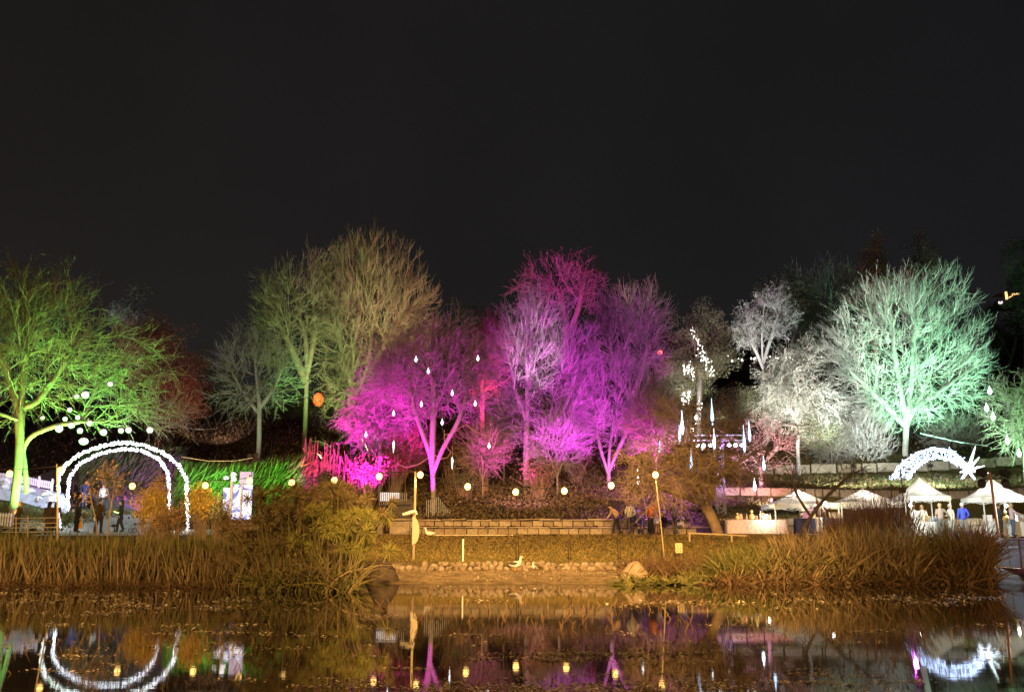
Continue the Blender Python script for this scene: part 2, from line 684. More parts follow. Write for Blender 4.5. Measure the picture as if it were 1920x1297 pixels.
# ------------------------------------------------------------------ trees
BARK = {
    'grey': mat('bark_grey', (.17, .145, .12), .9, (.25, .22, .19), 3, .6, 14),
    'brown': mat('bark_brown', (.13, .09, .06), .9, (.22, .16, .105), 3, .6, 14),
    'red': mat('bark_red', (.16, .075, .055), .9, (.24, .12, .085), 3, .6, 14),
    'pale': mat('bark_pale', (.34, .31, .28), .9, (.46, .43, .39), 3, .5, 14),
    'dark': mat('bark_dark', (.06, .05, .045), .9, (.11, .09, .08), 3, .5, 14)}
LEAF = {
    'dark': mat('leaf_dark_green', (.03, .035, .015), .7, (.07, .075, .035), island=True),
    'rust': mat('leaf_rust', (.11, .04, .025), .8, (.2, .075, .045), island=True),
    'grey': mat('leaf_silver', (.15, .155, .13), .7, (.24, .25, .21), island=True),
    'olive': mat('leaf_olive', (.055, .055, .03), .7, (.12, .115, .06), island=True),
    'green': mat('leaf_green', (.04, .07, .02), .7, (.10, .14, .04), island=True),
    'yellow': mat('leaf_yellow', (.26, .16, .03), .7, (.52, .36, .08), island=True),
    'brown': mat('leaf_brown', (.10, .06, .03), .8, (.20, .125, .06), island=True),
    'pinkish': mat('leaf_pink', (.2, .09, .07), .7, (.34, .17, .13), island=True)}


def grow(trunks, A, bf=.35, ang=.9, rng=RNG, allow_from=.35, step=1.0):
    """skeleton: trunks = polylines (k,3); attractors A joined one by one to the nearest, best aligned node"""
    nmax = 400 + len(A) * 6
    pos = np.zeros((nmax, 3))
    par = np.full(nmax, -1)
    pl = np.zeros(nmax)
    dr = np.zeros((nmax, 3))
    ok = np.zeros(nmax, bool)
    n = 0
    nt_ = 0
    for tr in trunks:
        tr = np.asarray(tr, float)
        tt = np.linspace(0, len(tr) - 1, max(8, 4 * len(tr)))
        tr2 = np.stack([np.interp(tt, np.arange(len(tr)), tr[:, i]) for i in range(3)], 1)
        for _ in range(2):
            tr2[1:-1] = .5 * tr2[1:-1] + .25 * (tr2[2:] + tr2[:-2])
        for i, p in enumerate(tr2):
            if i == 0 and n and np.linalg.norm(pos[:n] - p, axis=1).min() < .05:
                j = int(np.linalg.norm(pos[:n] - p, axis=1).argmin())
                last = j
                continue
            pos[n] = p
            par[n] = -1 if i == 0 else last
            if i:
                pl[n] = pl[last] * .9 + np.linalg.norm(p - pos[last]) * .5
                dr[n] = unit(p - pos[last])
            else:
                dr[n] = (0, 0, 1)
            ok[n] = i >= allow_from * len(tr2)
            last = n
            n += 1
    nt_ = n
    fork = pos[:n][ok[:n]].mean(0)
    o = np.argsort(np.linalg.norm(A - fork, axis=1) + rng.normal(0, .4, len(A)))
    for a in A[o]:
        d = a - pos[:n]
        L = np.linalg.norm(d, axis=1) + 1e-6
        al = (d * dr[:n]).sum(1) / L
        c = L * (1 + ang * (1 - al)) + bf * pl[:n]
        c[~ok[:n]] = 1e9
        i = int(c.argmin())
        if L[i] < .12:
            continue
        # curved run from node i to a
        k = max(1, int(round(L[i] / step)))
        p0, t0 = pos[i], dr[i] * L[i] * .7
        t1 = (unit(d[i]) * .6 + dr[i] * .1 + np.array((0, 0, .25))) * L[i] * .6
        last = i
        for q in range(1, k + 1):
            s = q / k
            h = (2 * s ** 3 - 3 * s ** 2 + 1) * p0 + (s ** 3 - 2 * s ** 2 + s) * t0 + (3 * s ** 2 - 2 * s ** 3) * a + (s ** 3 - s ** 2) * t1
            if q < k:
                h = h + rng.normal(0, .045 * min(1, L[i] / 2), 3)
            pos[n] = h
            par[n] = last
            pl[n] = pl[last] + np.linalg.norm(h - pos[last])
            dr[n] = unit(h - pos[last])
            ok[n] = True
            last = n
            n += 1
            if n >= nmax - 2:
                break
        if n >= nmax - 20:
            break
    return pos[:n].copy(), par[:n].copy(), nt_


def radii(par, rt, r0):
    n = len(par)
    cnt = np.zeros(n)
    kids = np.bincount(par[par >= 0], minlength=n)
    cnt[kids == 0] = 1
    for i in range(n - 1, -1, -1):
        if par[i] >= 0:
            cnt[par[i]] += cnt[i]
    ex = math.log(r0 / rt) / math.log(max(cnt.max(), 3))
    return rt * np.maximum(cnt, 1) ** ex, cnt, kids


def skeleton_tubes(pos, par, r, sel, m, cnt, k=3):
    n = len(pos)
    d = np.zeros((n, 3))
    hp = par >= 0
    d[hp] = unit(pos[hp] - pos[par[hp]])
    main = np.full(n, -1)
    order = np.argsort(cnt)
    for i in order:
        if par[i] >= 0:
            main[par[i]] = i
    tan = d.copy()
    hm = main >= 0
    tan[hm] = unit(d[hm] + d[main[hm]])
    tan[~hp] = d[main[~hp]]
    e = np.where(hp & sel)[0]
    p = par[e]
    ism = main[p] == e
    P0, P1 = pos[p], pos[e]
    L = np.linalg.norm(P1 - P0, axis=1, keepdims=True)
    T0 = np.where(ism[:, None], tan[p], unit(tan[p] * .5 + d[e])) * L
    T1 = tan[e] * L
    R0 = np.where(ism, r[p], np.minimum(r[p], r[e] * 1.25))
    s = np.linspace(0, 1, k)[None, :, None]
    P = (2 * s ** 3 - 3 * s ** 2 + 1) * P0[:, None] + (s ** 3 - 2 * s ** 2 + s) * T0[:, None] + (3 * s ** 2 - 2 * s ** 3) * P1[:, None] + (s ** 3 - s ** 2) * T1[:, None]
    T = (6 * s ** 2 - 6 * s) * (P0 - P1)[:, None] + (3 * s ** 2 - 4 * s + 1) * T0[:, None] + (3 * s ** 2 - 2 * s) * T1[:, None]
    R = R0[:, None] * (1 - s[:, :, 0]) + r[e][:, None] * s[:, :, 0]
    return tubes(P, R, m, T)


def twig_set(base, tdir, out, L, rt, rng, up=.3, spread=.7, droop=0., curl=.25, k=4):
    n = len(base)
    d = unit(tdir * .7 + out * .6 + rng.normal(0, spread, (n, 3)) + np.array((0, 0, up)))
    bend = rng.normal(0, curl, (n, 3)) + np.array((0, 0, up * .5 - droop))
    s = np.linspace(0, 1, k)
    LL = (L * rng.uniform(.55, 1.3, n))[:, None, None]
    P = base[:, None] + LL * (d[:, None] * s[None, :, None] + bend[:, None] * (s ** 2)[None, :, None] * .6)
    P[:, 1:-1] += rng.normal(0, .03, P[:, 1:-1].shape) * LL
    R = rt * (1 - .65 * s)[None, :] * np.ones((n, 1))
    return P, R


def crown_points(ell, n, rng, Y, shell=.45):
    """ell: list of (px,py,rx,ry[,depth ratio]) ellipsoids given as seen in the photograph, all centred at distance Y"""
    w = np.array([e[2] * e[3] for e in ell], float)
    w /= w.sum()
    out = []
    for e, m in zip(ell, rng.multinomial(n, w)):
        c = pt(e[0], e[1], Y + (e[5] if len(e) > 5 else 0))
        s = mpp(Y)
        dr_ = e[4] if len(e) > 4 else .8
        u = unit(rng.normal(size=(m, 3)))
        rad = rng.uniform(0, 1, (m, 1)) ** shell
        out.append(c + u * rad * np.array((e[2] * s, e[2] * s * dr_, e[3] * s)))
    return np.concatenate(out)


def bare_tree(name, label, px, Y, ell, trunks, tr_r, bark='grey', n=700, tw=3000, sub=1.5, tL=1.1, tip=.022, twr=.014, bf=.35, ang=.9, up=.3, droop=0, spread=.6, curl=.25,
              seed=1, leaf=None, nleaf=0, lsz=.12, group=None, base_py=None, shell=.45, cat='tree', twr2=.8, allow=.35):
    rng = np.random.default_rng(seed)
    tw = int(tw * .62)
    twr *= 1.22
    tip *= .8
    A = crown_points(ell, n, rng, Y, shell)
    T = []
    for t in trunks:
        T.append([pt(q[0], q[1], Y + (q[2] if len(q) > 2 else 0)) for q in t])
    b = T[0][0]
    gzb = g1(b[0], b[1])
    gap = b[2] - gzb
    if gap > .02:
        T[0].insert(0, np.array((b[0], b[1], gzb - .15)))
    pos, par, ntr = grow(T, A, bf, ang, rng, allow)
    r, cnt, kids = radii(par, tip, tr_r)
    r[ntr:] *= .7
    hp = par >= 0
    thick = r > max(min(.055, tr_r * .5), tr_r * .18)
    root = thing(name, T[0][0], label, cat, group)
    org = np.array(T[0][0], float)
    V, F = skeleton_tubes(pos, par, r, thick, 8, cnt, 4)
    link('trunk', np_mesh('trunk', V - org, F, BARK[bark], True), root)
    Vs, Fs, nv = [], [], 0

    def put(v, f):
        nonlocal nv
        Vs.append(v)
        Fs.append(f + nv)
        nv += len(v)
    put(*skeleton_tubes(pos, par, r, ~thick, 4, cnt, 3))
    cen = A.mean(0)
    thin = np.where(hp & (r < tr_r * .3) & (np.arange(len(pos)) >= ntr))[0]
    if tw and len(thin):
        pick = rng.choice(thin, tw)
        f = rng.uniform(0, 1, (tw, 1))
        base = pos[pick] * f + pos[par[pick]] * (1 - f)
        td = unit(pos[pick] - pos[par[pick]])
        out = unit(base - cen)
        P, R = twig_set(base, td, out, tL, twr, rng, up, spread, droop, curl)
        put(*tubes(P, R, 3))
        m2 = int(tw * sub)
        if m2:
            pk = rng.integers(0, tw, m2)
            j = rng.integers(1, 3, m2)
            ff = rng.uniform(0, 1, (m2, 1))
            b2 = P[pk, j] * ff + P[pk, j + 1] * (1 - ff)
            d2 = unit(P[pk, j + 1] - P[pk, j])
            P2, R2 = twig_set(b2, d2, d2, tL * .55, twr * twr2, rng, up, spread * 1.0, droop, curl, 3)
            put(*tubes(P2, R2, 3))
            tips = np.concatenate([P[:, -1], P2[:, -1]])
        else:
            tips = P[:, -1]
    else:
        tips = pos[kids == 0]
    link('crown', np_mesh('crown', np.concatenate(Vs) - org, np.concatenate(Fs), BARK[bark], False), root)
    if nleaf:
        C = tips[rng.integers(0, len(tips), nleaf)] + rng.normal(0, .12, (nleaf, 3))
        v, f = leaf_cards(C - org, lsz, -.2, rng)
        link('leaves', np_mesh('leaves', v, f, LEAF[leaf]), root)
    return root


def lobes(ell, rng, k=6):
    out = []
    for e in ell:
        for _ in range(k):
            a, q = rng.uniform(0, 2 * PI), rng.uniform(.25, .8)
            s_ = rng.uniform(.3, .6)
            out.append((e[0] + math.cos(a) * q * e[2], e[1] + math.sin(a) * q * e[3], e[2] * s_, e[3] * s_ * rng.uniform(.7, 1.1), e[4] if len(e) > 4 else .8, rng.normal(0, 1.5)))
    return out


def leafy_tree(name, label, px, Y, ell, base_py, leaf='dark', nclump=150, per=28, csz=.8, lsz=.28, tr_r=.22, bark='dark', seed=1, group=None, cat='tree', up=.3, shell=.35, trunk_to=None, asp=.5):
    rng = np.random.default_rng(seed)
    C = np.concatenate([crown_points(lobes(ell, rng, 4), nclump // 3, rng, Y, .6), crown_points(ell, nclump - nclump // 3, rng, Y, .5)])
    x = xat(px, Y, zat(base_py, Y))
    z0 = g1(x, Y) - .1
    root = thing(name, (x, Y, z0), label, cat, group)
    org = np.array((x, Y, z0))
    top = C.mean(0)
    T = [[org, org * .5 + top * .5 + np.array((rng.normal(0, .2), 0, 0)), top]]
    sel = C[rng.choice(len(C), min(len(C), 60), replace=False)]
    pos, par, ntr = grow(T, sel, .3, .7, rng, .3, 1.5)
    r, cnt, kids = radii(par, .02, tr_r)
    V, F = skeleton_tubes(pos, par, r, np.ones(len(pos), bool), 6, cnt, 3)
    link('trunk', np_mesh('trunk', V - org, F, BARK[bark], True), root)
    cc = np.repeat(C, per, 0)
    # leaves gather on the outside of every clump
    dd = unit(rng.normal(size=cc.shape)) * csz * rng.uniform(.3, 1, (len(cc), 1)) ** .5
    dd[:, 2] *= .75
    v, f = leaf_cards(cc + dd - org, lsz, up, rng, asp)
    link('crown', np_mesh('crown', v, f, LEAF[leaf]), root)
    return root


# ---- trees of the slope, named by what the photograph shows
# big spreading tree, far left, green flood light
bare_tree('bare_tree', 'huge bare twin trunked tree lit bright green at the far left', 32, 50,
          [(20, 640, 185, 150, .7), (-60, 620, 160, 150, .7), (190, 690, 140, 100, .6), (90, 560, 90, 85, .7), (255, 765, 75, 55, .5), (300, 775, 46, 40, .5), (335, 768, 22, 34, .5)],
          [[(26, 945), (33, 890), (37, 830), (40, 765), (45, 690), (55, 620)],
           [(37, 830), (34, 770), (15, 700), (-10, 640)],
           [(50, 925, .6), (48, 880, .6), (42, 840, .6), (60, 815), (105, 797), (150, 790)],
           [(40, 765), (70, 755), (110, 700), (140, 650)],
           [(40, 790), (0, 775, -1), (-60, 750, -1)]], .22, 'grey', 1050, 5200, 1.4, 1.1, .024, .016, .3, 1.1, .15, .12, .65, .35, 3)
leafy_tree('autumn_tree', 'broad dark rust leaved tree behind the right edge of the green tree', 290, 84,
           [(290, 690, 80, 110, .8), (330, 730, 60, 90, .8), (260, 640, 45, 60, .8)], 830, 'rust', 240, 120, 1.2, .13, .3, 'dark', 5)
leafy_tree('conifer', 'dark conifer with grey white lit top poking above the green tree', 245, 88,
           [(240, 590, 34, 34, .8), (262, 560, 14, 30, .8), (222, 580, 16, 22, .8)], 800, 'grey', 60, 60, .8, .15, .2, 'dark', 6)
leafy_tree('conifer', 'pale grey green conifer top showing through the twigs of the green tree', 45, 86,
           [(45, 585, 28, 34, .8), (60, 565, 14, 24, .8)], 800, 'grey', 34, 60, .8, .15, .2, 'dark', 7)
bare_tree('bare_tree', 'small bare grey green tree alone on the dark slope left of the tall pair', 486, 72,
          [(480, 690, 75, 75, .8), (430, 690, 42, 60, .7), (530, 700, 55, 70, .7), (470, 640, 45, 40, .7), (460, 750, 80, 30, .7)],
          [[(486, 826), (486, 790), (487, 755), (482, 720), (478, 670)], [(487, 765), (510, 735), (530, 690)], [(486, 775), (455, 735), (432, 690)]],
          .19, 'grey', 330, 1400, 1.3, 1.0, .024, .017, .3, 1.0, .25, 0, .55, .25, 11)
bare_tree('bare_tree', 'tall narrow bare tree lit green below and orange above left of the round one', 575, 79,
          [(545, 590, 75, 100, .8), (590, 560, 60, 90, .8), (520, 560, 50, 65, .8), (510, 650, 45, 60, .8)],
          [[(572, 802), (574, 740), (576, 690), (573, 630), (558, 570), (540, 520)], [(576, 700), (592, 620), (585, 540)], [(575, 720), (545, 650), (520, 600)]],
          .30, 'brown', 620, 2800, 1.3, 1.15, .026, .017, .3, 1.0, .3, 0, .5, .25, 12)
bare_tree('bare_tree', 'tallest round crowned bare tree olive below and reddish brown at right', 690, 80,
          [(695, 580, 125, 140, .8), (760, 600, 65, 100, .8), (640, 600, 65, 120, .8), (650, 730, 65, 80, .7), (690, 510, 90, 75, .8)],
          [[(652, 830), (655, 760), (660, 690), (668, 620), (685, 550)], [(655, 770), (690, 690), (698, 610), (712, 540)], [(660, 730), (640, 660), (628, 590)], [(690, 700), (725, 640), (755, 590)]],
          .28, 'brown', 1500, 8600, 1.4, 1.1, .026, .016, .45, 1.2, .55, 0, .42, .2, 13)
# magenta trees behind the stairs
bare_tree('bare_tree', 'magenta lit forked tree behind the black stair railing', 812, 54,
          [(810, 700, 110, 95, .8), (740, 690, 75, 80, .7), (880, 700, 65, 90, .7), (820, 630, 80, 45, .7)],
          [[(812, 972), (813, 900), (808, 855), (788, 800), (775, 760), (768, 700)], [(810, 870), (812, 800), (815, 730), (800, 670)], [(811, 890), (830, 840), (860, 790), (880, 720)]],
          .19, 'grey', 700, 4400, 1.4, .85, .018, .013, .3, 1.0, .15, .08, .7, .4, 14)
bare_tree('bare_tree', 'dense drooping shrub tree lit hot magenta left of the forked tree', 715, 57,
          [(715, 765, 66, 72, .8), (690, 800, 52, 48, .8), (750, 720, 55, 75, .8)],
          [[(712, 905), (712, 860), (715, 820), (718, 780)], [(712, 870), (690, 830), (680, 790)]],
          .12, 'grey', 520, 3800, 1.5, .7, .018, .016, .25, .9, -.1, .25, .8, .55, 15)
bare_tree('bare_tree', 'purple lit tree with white twig tips in the middle of the slope', 990, 60,
          [(1010, 680, 90, 120, .8), (960, 660, 50, 75, .7), (1060, 700, 65, 120, .7), (1010, 600, 75, 55, .7), (985, 780, 65, 60, .6)],
          [[(986, 932), (986, 870), (988, 800), (990, 720), (985, 640), (1000, 580)], [(987, 860), (1030, 810), (1070, 740), (1080, 670)], [(988, 790), (965, 730), (955, 670)]],
          .18, 'grey', 900, 4600, 1.3, .95, .02, .0135, .4, 1.1, .4, 0, .5, .25, 16)
bare_tree('bare_tree', 'reddish pink tree with open branches standing above the purple crowns', 1060, 84,
          [(1050, 520, 85, 50, .8), (1000, 555, 50, 40, .7), (1090, 540, 50, 50, .7)],
          [[(1060, 760), (1062, 660), (1060, 590), (1045, 540)], [(1061, 640), (1085, 580), (1095, 530)]],
          .26, 'grey', 300, 1300, 1.2, .9, .034, .022, .3, .9, .2, 0, .7, .4, 17, 'pinkish', 1500, .13)
bare_tree('bare_tree', 'violet bushy tree with three pale stems right of the middle', 1140, 61,
          [(1165, 760, 85, 95, .8), (1110, 740, 55, 90, .7), (1200, 760, 55, 80, .7)],
          [[(1141, 893), (1142, 850), (1150, 790), (1165, 730)], [(1141, 885), (1160, 840), (1190, 780), (1205, 730)], [(1141, 890), (1125, 840), (1112, 770)]],
          .14, 'grey', 640, 3800, 1.3, .9, .02, .0135, .35, 1.1, .35, 0, .5, .3, 18)
bare_tree('bare_tree', 'tall purple grey tree behind the violet bushy tree', 1185, 72,
          [(1180, 640, 70, 90, .8), (1140, 620, 50, 70, .7), (1215, 650, 45, 80, .7)],
          [[(1185, 850), (1184, 770), (1180, 690), (1175, 610)], [(1184, 750), (1210, 680), (1220, 620)], [(1184, 760), (1155, 690), (1140, 630)]],
          .22, 'grey', 520, 2600, 1.3, 1.1, .024, .016, .35, 1.1, .45, 0, .45, .22, 19)
bare_tree('bare_tree', 'dim purple brown bare tree on the skyline right of the pink tree', 1215, 95,
          [(1215, 585, 45, 55, .8), (1175, 580, 40, 45, .8)], [[(1215, 740), (1213, 660), (1212, 600)]], .22, 'grey', 200, 900, 1.0, 1.2, .03, .02, .35, 1.1, .4, 0, .5, .25, 20)
bare_tree('bare_tree', 'dull reddish bare tree in the gap between magenta and purple crowns', 905, 72,
          [(905, 690, 55, 70, .8), (925, 640, 40, 50, .8)], [[(905, 860), (904, 780), (905, 710)]], .18, 'red', 260, 1300, 1.0, 1.0, .024, .016, .35, 1.1, .35, 0, .5, .25, 21)
# right hand side
bare_tree('bare_tree', 'great round bare tree lit green and white above the giant block wall', 1700, 78,
          [(1695, 660, 150, 150, .8), (1590, 680, 75, 100, .8), (1800, 680, 65, 100, .8), (1720, 560, 110, 65, .8), (1660, 760, 130, 40, .7)],
          [[(1697, 846), (1699, 810), (1700, 785), (1690, 740), (1680, 680), (1670, 610)], [(1700, 795), (1722, 755), (1745, 700), (1765, 640)], [(1699, 800), (1665, 765), (1625, 725), (1590, 690)], [(1700, 785), (1712, 700), (1715, 610)], [(1722, 760), (1775, 725), (1820, 690)]],
          .25, 'pale', 1400, 7600, 1.5, 1.15, .028, .017, .35, 1.1, .3, 0, .5, .28, 22)
bare_tree('bare_tree', 'green lit tree hung with teardrop lights at the right edge', 1905, 66,
          [(1905, 770, 62, 80, .8), (1950, 780, 60, 100, .8)], [[(1925, 905), (1922, 850), (1910, 790)], [(1922, 860), (1945, 800), (1955, 750)]],
          .16, 'pale', 420, 2400, 1.3, .8, .022, .016, .3, 1, -.05, .2, .7, .4, 23)
bare_tree('bare_tree', 'small bare pink lit tree with thick twigs beside the stage tower', 1427, 61,
          [(1425, 835, 75, 50, .8), (1465, 840, 45, 45, .8), (1430, 800, 45, 28, .8)],
          [[(1428, 926), (1427, 895), (1425, 870), (1418, 830)], [(1426, 875), (1450, 845), (1475, 820)]],
          .15, 'pale', 200, 520, .8, .55, .03, .022, .25, .9, .15, 0, .7, .4, 24)
bare_tree('bare_shrub', 'greyish bare fan shaped shrub on the terrace left of the great tree', 1628, 77,
          [(1625, 820, 62, 50, .8)], [[(1628, 882), (1628, 868), (1626, 850)], [(1628, 875), (1605, 845)], [(1628, 875), (1650, 840)]],
          .08, 'pale', 260, 1300, 1.2, .8, .02, .015, .3, 1.2, .45, 0, .45, .2, 25, cat='shrub')
bare_tree('leaning_tree', 'leaning brown tree with curled bare branches hanging over the path', 1340, 47.5,
          [(1290, 860, 95, 70, .9, -3), (1210, 880, 68, 55, .8, -6), (1340, 800, 75, 55, .8), (1400, 860, 60, 60, .8), (1270, 780, 60, 45, .7), (1235, 925, 60, 32, .8, -6), (1330, 900, 60, 40, .8, -1.5)],
          [[(1347, 1001), (1341, 985), (1330, 960), (1315, 940), (1300, 915), (1290, 870)], [(1318, 945), (1270, 925, -3), (1225, 910, -5.5), (1190, 895, -6.5)], [(1325, 955), (1340, 900), (1345, 840), (1330, 780)], [(1340, 900), (1380, 870), (1410, 850)]],
          .27, 'brown', 720, 3600, 1.3, .62, .02, .0135, .3, .8, -.05, .22, .8, .7, 26, allow=.3)
bare_tree('bare_tree', 'thin dark leaning sapling in front of the left market canopy', 1505, 45,
          [(1570, 895, 85, 50, .6), (1480, 900, 50, 50, .6), (1620, 870, 50, 35, .6)],
          [[(1500, 1000), (1525, 960), (1555, 925), (1590, 895)], [(1520, 968), (1495, 930), (1485, 900)]],
          .085, 'dark', 150, 420, 1.0, .55, .014, .009, .25, 1, .1, 0, .7, .4, 27)
# dim trees along the skyline
SKY = 'dark trees of the wood behind the lit ones'
for i, (nm, lab, px, Y, ell, by, leaf, nc, lsz) in enumerate([
        ('cypress', 'dim brown cypress top rising behind the left of the great green tree', 1643, 105, [(1643, 490, 26, 55, .9), (1640, 540, 40, 60, .9)], 700, 'brown', 120, .34),
        ('cypress', 'dim olive cypress top rising behind the right of the great green tree', 1722, 105, [(1722, 485, 30, 55, .9), (1725, 540, 42, 60, .9)], 700, 'olive', 120, .34),
        ('evergreen_tree', 'dark evergreen cut by the right edge high on the hill', 1915, 100, [(1915, 490, 38, 60, .9), (1930, 560, 50, 60, .9)], 700, 'olive', 130, .34),
        ('evergreen_tree', 'grey green evergreen with white lit lower boughs right of the red lamp', 1310, 82, [(1310, 640, 60, 80, .9), (1290, 690, 50, 60, .9), (1345, 660, 40, 60, .9)], 800, 'olive', 260, .30),
        ('evergreen_tree', 'dark evergreen behind the silver olive tree with yellow green top', 1465, 95, [(1465, 570, 60, 70, .9), (1530, 590, 50, 70, .9)], 780, 'olive', 240, .32),
        ('evergreen_tree', 'dark olive bush under the silvery weeping tree', 1400, 74, [(1395, 770, 45, 45, .9), (1530, 810, 50, 40, .9)], 870, 'olive', 150, .26),
        ('evergreen_tree', 'black wooded mass between pink tree and tall round tree', 890, 105, [(890, 620, 60, 60, .9), (940, 640, 50, 60, .9)], 800, 'dark', 160, .36),
        ('evergreen_tree', 'nearly black tree between the rust tree and the small bare tree', 385, 96, [(385, 740, 55, 80, .9), (345, 770, 45, 60, .9)], 850, 'dark', 180, .34),
        ('evergreen_tree', 'nearly black undergrowth tree behind the small bare tree', 470, 92, [(470, 770, 60, 55, .9), (540, 770, 50, 60, .9)], 850, 'dark', 180, .32),
        ('evergreen_tree', 'dark tree behind the foot of the tall round tree', 620, 96, [(620, 740, 60, 80, .9), (740, 720, 60, 80, .9)], 850, 'dark', 200, .34),
        ('evergreen_tree', 'dark tree filling the gap under the white boughs on the hill', 1270, 88, [(1260, 740, 60, 60, .9), (1340, 770, 50, 50, .9)], 850, 'dark', 180, .32),
        ('evergreen_tree', 'dark evergreen behind the trunk of the great green tree', 1600, 92, [(1590, 780, 70, 60, .9), (1790, 790, 80, 60, .9), (1690, 800, 60, 40, .9)], 850, 'dark', 260, .32),
        ('evergreen_tree', 'dark tree behind the violet crowns low on the hill', 1090, 92, [(1090, 760, 70, 80, .9), (1000, 780, 60, 60, .9)], 870, 'dark', 200, .32),
        ('evergreen_tree', 'black evergreen on the ridge below the gold lit house', 1880, 120, [(1875, 610, 50, 40, .9), (1930, 600, 50, 50, .9)], 720, 'dark', 150, .4),
        ('evergreen_tree', 'black round evergreen on the ridge right of the great green tree', 1835, 125, [(1840, 640, 45, 50, .9)], 740, 'dark', 110, .4),
        ('evergreen_tree', 'black evergreen on the ridge in the gap right of the tall round tree', 850, 112, [(845, 660, 40, 50, .9)], 780, 'dark', 100, .4),
]):
    leafy_tree(nm, lab, px, Y, ell, by, leaf, nc, 110, .8, lsz * (.75 if nm == 'weeping_tree' else .42), .25, 'dark', 40 + i, SKY, up=(-1.6 if nm == 'weeping_tree' else .3), asp=(.16 if nm == 'weeping_tree' else .5))
bare_tree('bare_tree', 'dim grey bare crown on the skyline left of the great green tree', 1560, 98,
          [(1560, 520, 40, 40, .8), (1500, 545, 55, 45, .8), (1600, 530, 40, 35, .8)], [[(1555, 700), (1555, 620), (1558, 550)]], .24, 'grey', 240, 1000, 1.0, 1.2, .032, .021, .35, 1.1, .45, 0, .5, .25, 60)
bare_tree('bare_tree', 'dim reddish bare crown at the cypress feet on the skyline', 1610, 102,
          [(1610, 540, 50, 40, .8), (1680, 545, 50, 40, .8)], [[(1640, 700), (1640, 640), (1640, 580)]], .24, 'red', 240, 1000, 1.0, 1.2, .032, .021, .35, 1.1, .45, 0, .5, .25, 61)

for i, (px, py, Y, rx, ry, bk, lab) in enumerate((
        (905, 845, 58, 42, 48, 'brown', 'twiggy leafless shrub right of the forked magenta tree'),
        (945, 790, 64, 40, 50, 'grey', 'dim leafless shrub left of the middle purple tree'),
        (1045, 835, 59, 55, 50, 'grey', 'wide leafless shrub right of the middle purple trunk'),
        (1085, 790, 66, 50, 50, 'grey', 'leafless thicket behind the middle purple trunk'),
        (1230, 800, 57, 50, 55, 'brown', 'leafless shrub right of the three stem violet tree'),
        (760, 850, 58, 40, 40, 'red', 'reddish leafless shrub left of the forked trunk'),
        (1560, 830, 76, 45, 45, 'grey', 'dull leafless shrub above the terrace wall'),
        (1790, 815, 80, 60, 40, 'grey', 'leafless drooping thicket right of the great trunk'))):
    bare_tree('bare_shrub', lab, px, Y, [(px, py, rx, ry, .8)], [[(px, py + ry + 18), (px, py + ry * .5), (px - rx * .1, py)], [(px, py + ry + 8), (px - rx * .4, py)], [(px, py + ry + 8), (px + rx * .4, py)]],
              .06, bk, 220, 1500, 1.3, .8, .02, .013, .3, 1.1, .25, .05, .6, .35, 90 + i, cat='shrub')

bare_tree('olive_tree', 'silver white lit olive tree on the hill left of the great green tree', 1428, 86,
          [(1425, 605, 48, 48, .8), (1445, 565, 32, 36, .8), (1400, 625, 30, 30, .8), (1470, 600, 25, 30, .8)], [[(1432, 760), (1431, 690), (1428, 630), (1432, 580)], [(1431, 680), (1450, 620), (1460, 585)], [(1431, 690), (1410, 640), (1400, 610)]],
          .17, 'pale', 260, 1300, 1.2, .8, .026, .018, .3, 1.0, .2, .05, .7, .4, 101, 'grey', 5200, .17)
bare_tree('weeping_tree', 'broad silvery weeping tree lit white left of the great green tree', 1492, 74,
          [(1490, 715, 58, 60, .9), (1525, 755, 52, 48, .9), (1465, 700, 40, 45, .9), (1500, 665, 35, 30, .8), (1450, 750, 28, 40, .8)], [[(1496, 852), (1495, 790), (1492, 730), (1490, 690)], [(1495, 800), (1520, 750), (1530, 720)], [(1495, 790), (1468, 740), (1460, 700)]],
          .17, 'pale', 420, 2600, 1.4, 1.0, .024, .015, .3, 1.0, -.1, .4, .6, .35, 102, 'grey', 9000, .16)
# ------------------------------------------------------------------ reeds, papyrus, bushes, ivy
REED = {
    'straw': mat('reed_straw', (.085, .06, .03), .75, (.30, .225, .115), island=True),
    'green': mat('reed_green', (.07, .075, .02), .7, (.17, .15, .045), island=True),
    'dark': mat('reed_dark', (.07, .045, .025), .8, (.15, .09, .04), island=True),
    'umbel': mat('papyrus_umbel', (.09, .07, .03), .8, (.25, .19, .08), island=True),
    'umbel2': mat('papyrus_umbel_green', (.10, .11, .025), .8, (.32, .29, .07), island=True)}


def blade_bed(name, pts, h, w, m, rng, lean=.25, curve=.25, k=5, parent=None, kind='stuff', arch=0):
    n = len(pts)
    d = rng.normal(0, lean, (n, 3))
    d[:, 2] = 1
    d = unit(d)
    H = (np.asarray(h) * rng.uniform(.6, 1.12, n))[:, None, None]
    s = np.linspace(0, 1, k)[None, :, None]
    hor = np.concatenate([d[:, :2], np.zeros((n, 1))], 1)
    hor = unit(hor + rng.normal(0, .05, hor.shape) * np.array((1, 1, 0)))
    cv = np.abs(rng.normal(0, curve, (n, 1, 1))) + arch
    P = pts[:, None] + H * (d[:, None] * s + hor[:, None] * cv * s ** 2.2 - np.array((0, 0, 1)) * cv * .55 * s ** 3)
    W = w * rng.uniform(.6, 1.3, (n, 1)) * np.array([.7, 1, .9, .6, .08])[None, :k]
    side = unit(np.cross(d, rng.normal(size=(n, 3))))
    V, F = ribbons(P, W, side)
    o = link(name, np_mesh(name, V, F, m), parent)
    if kind:
        tag(o, kind=kind)
    return o, P


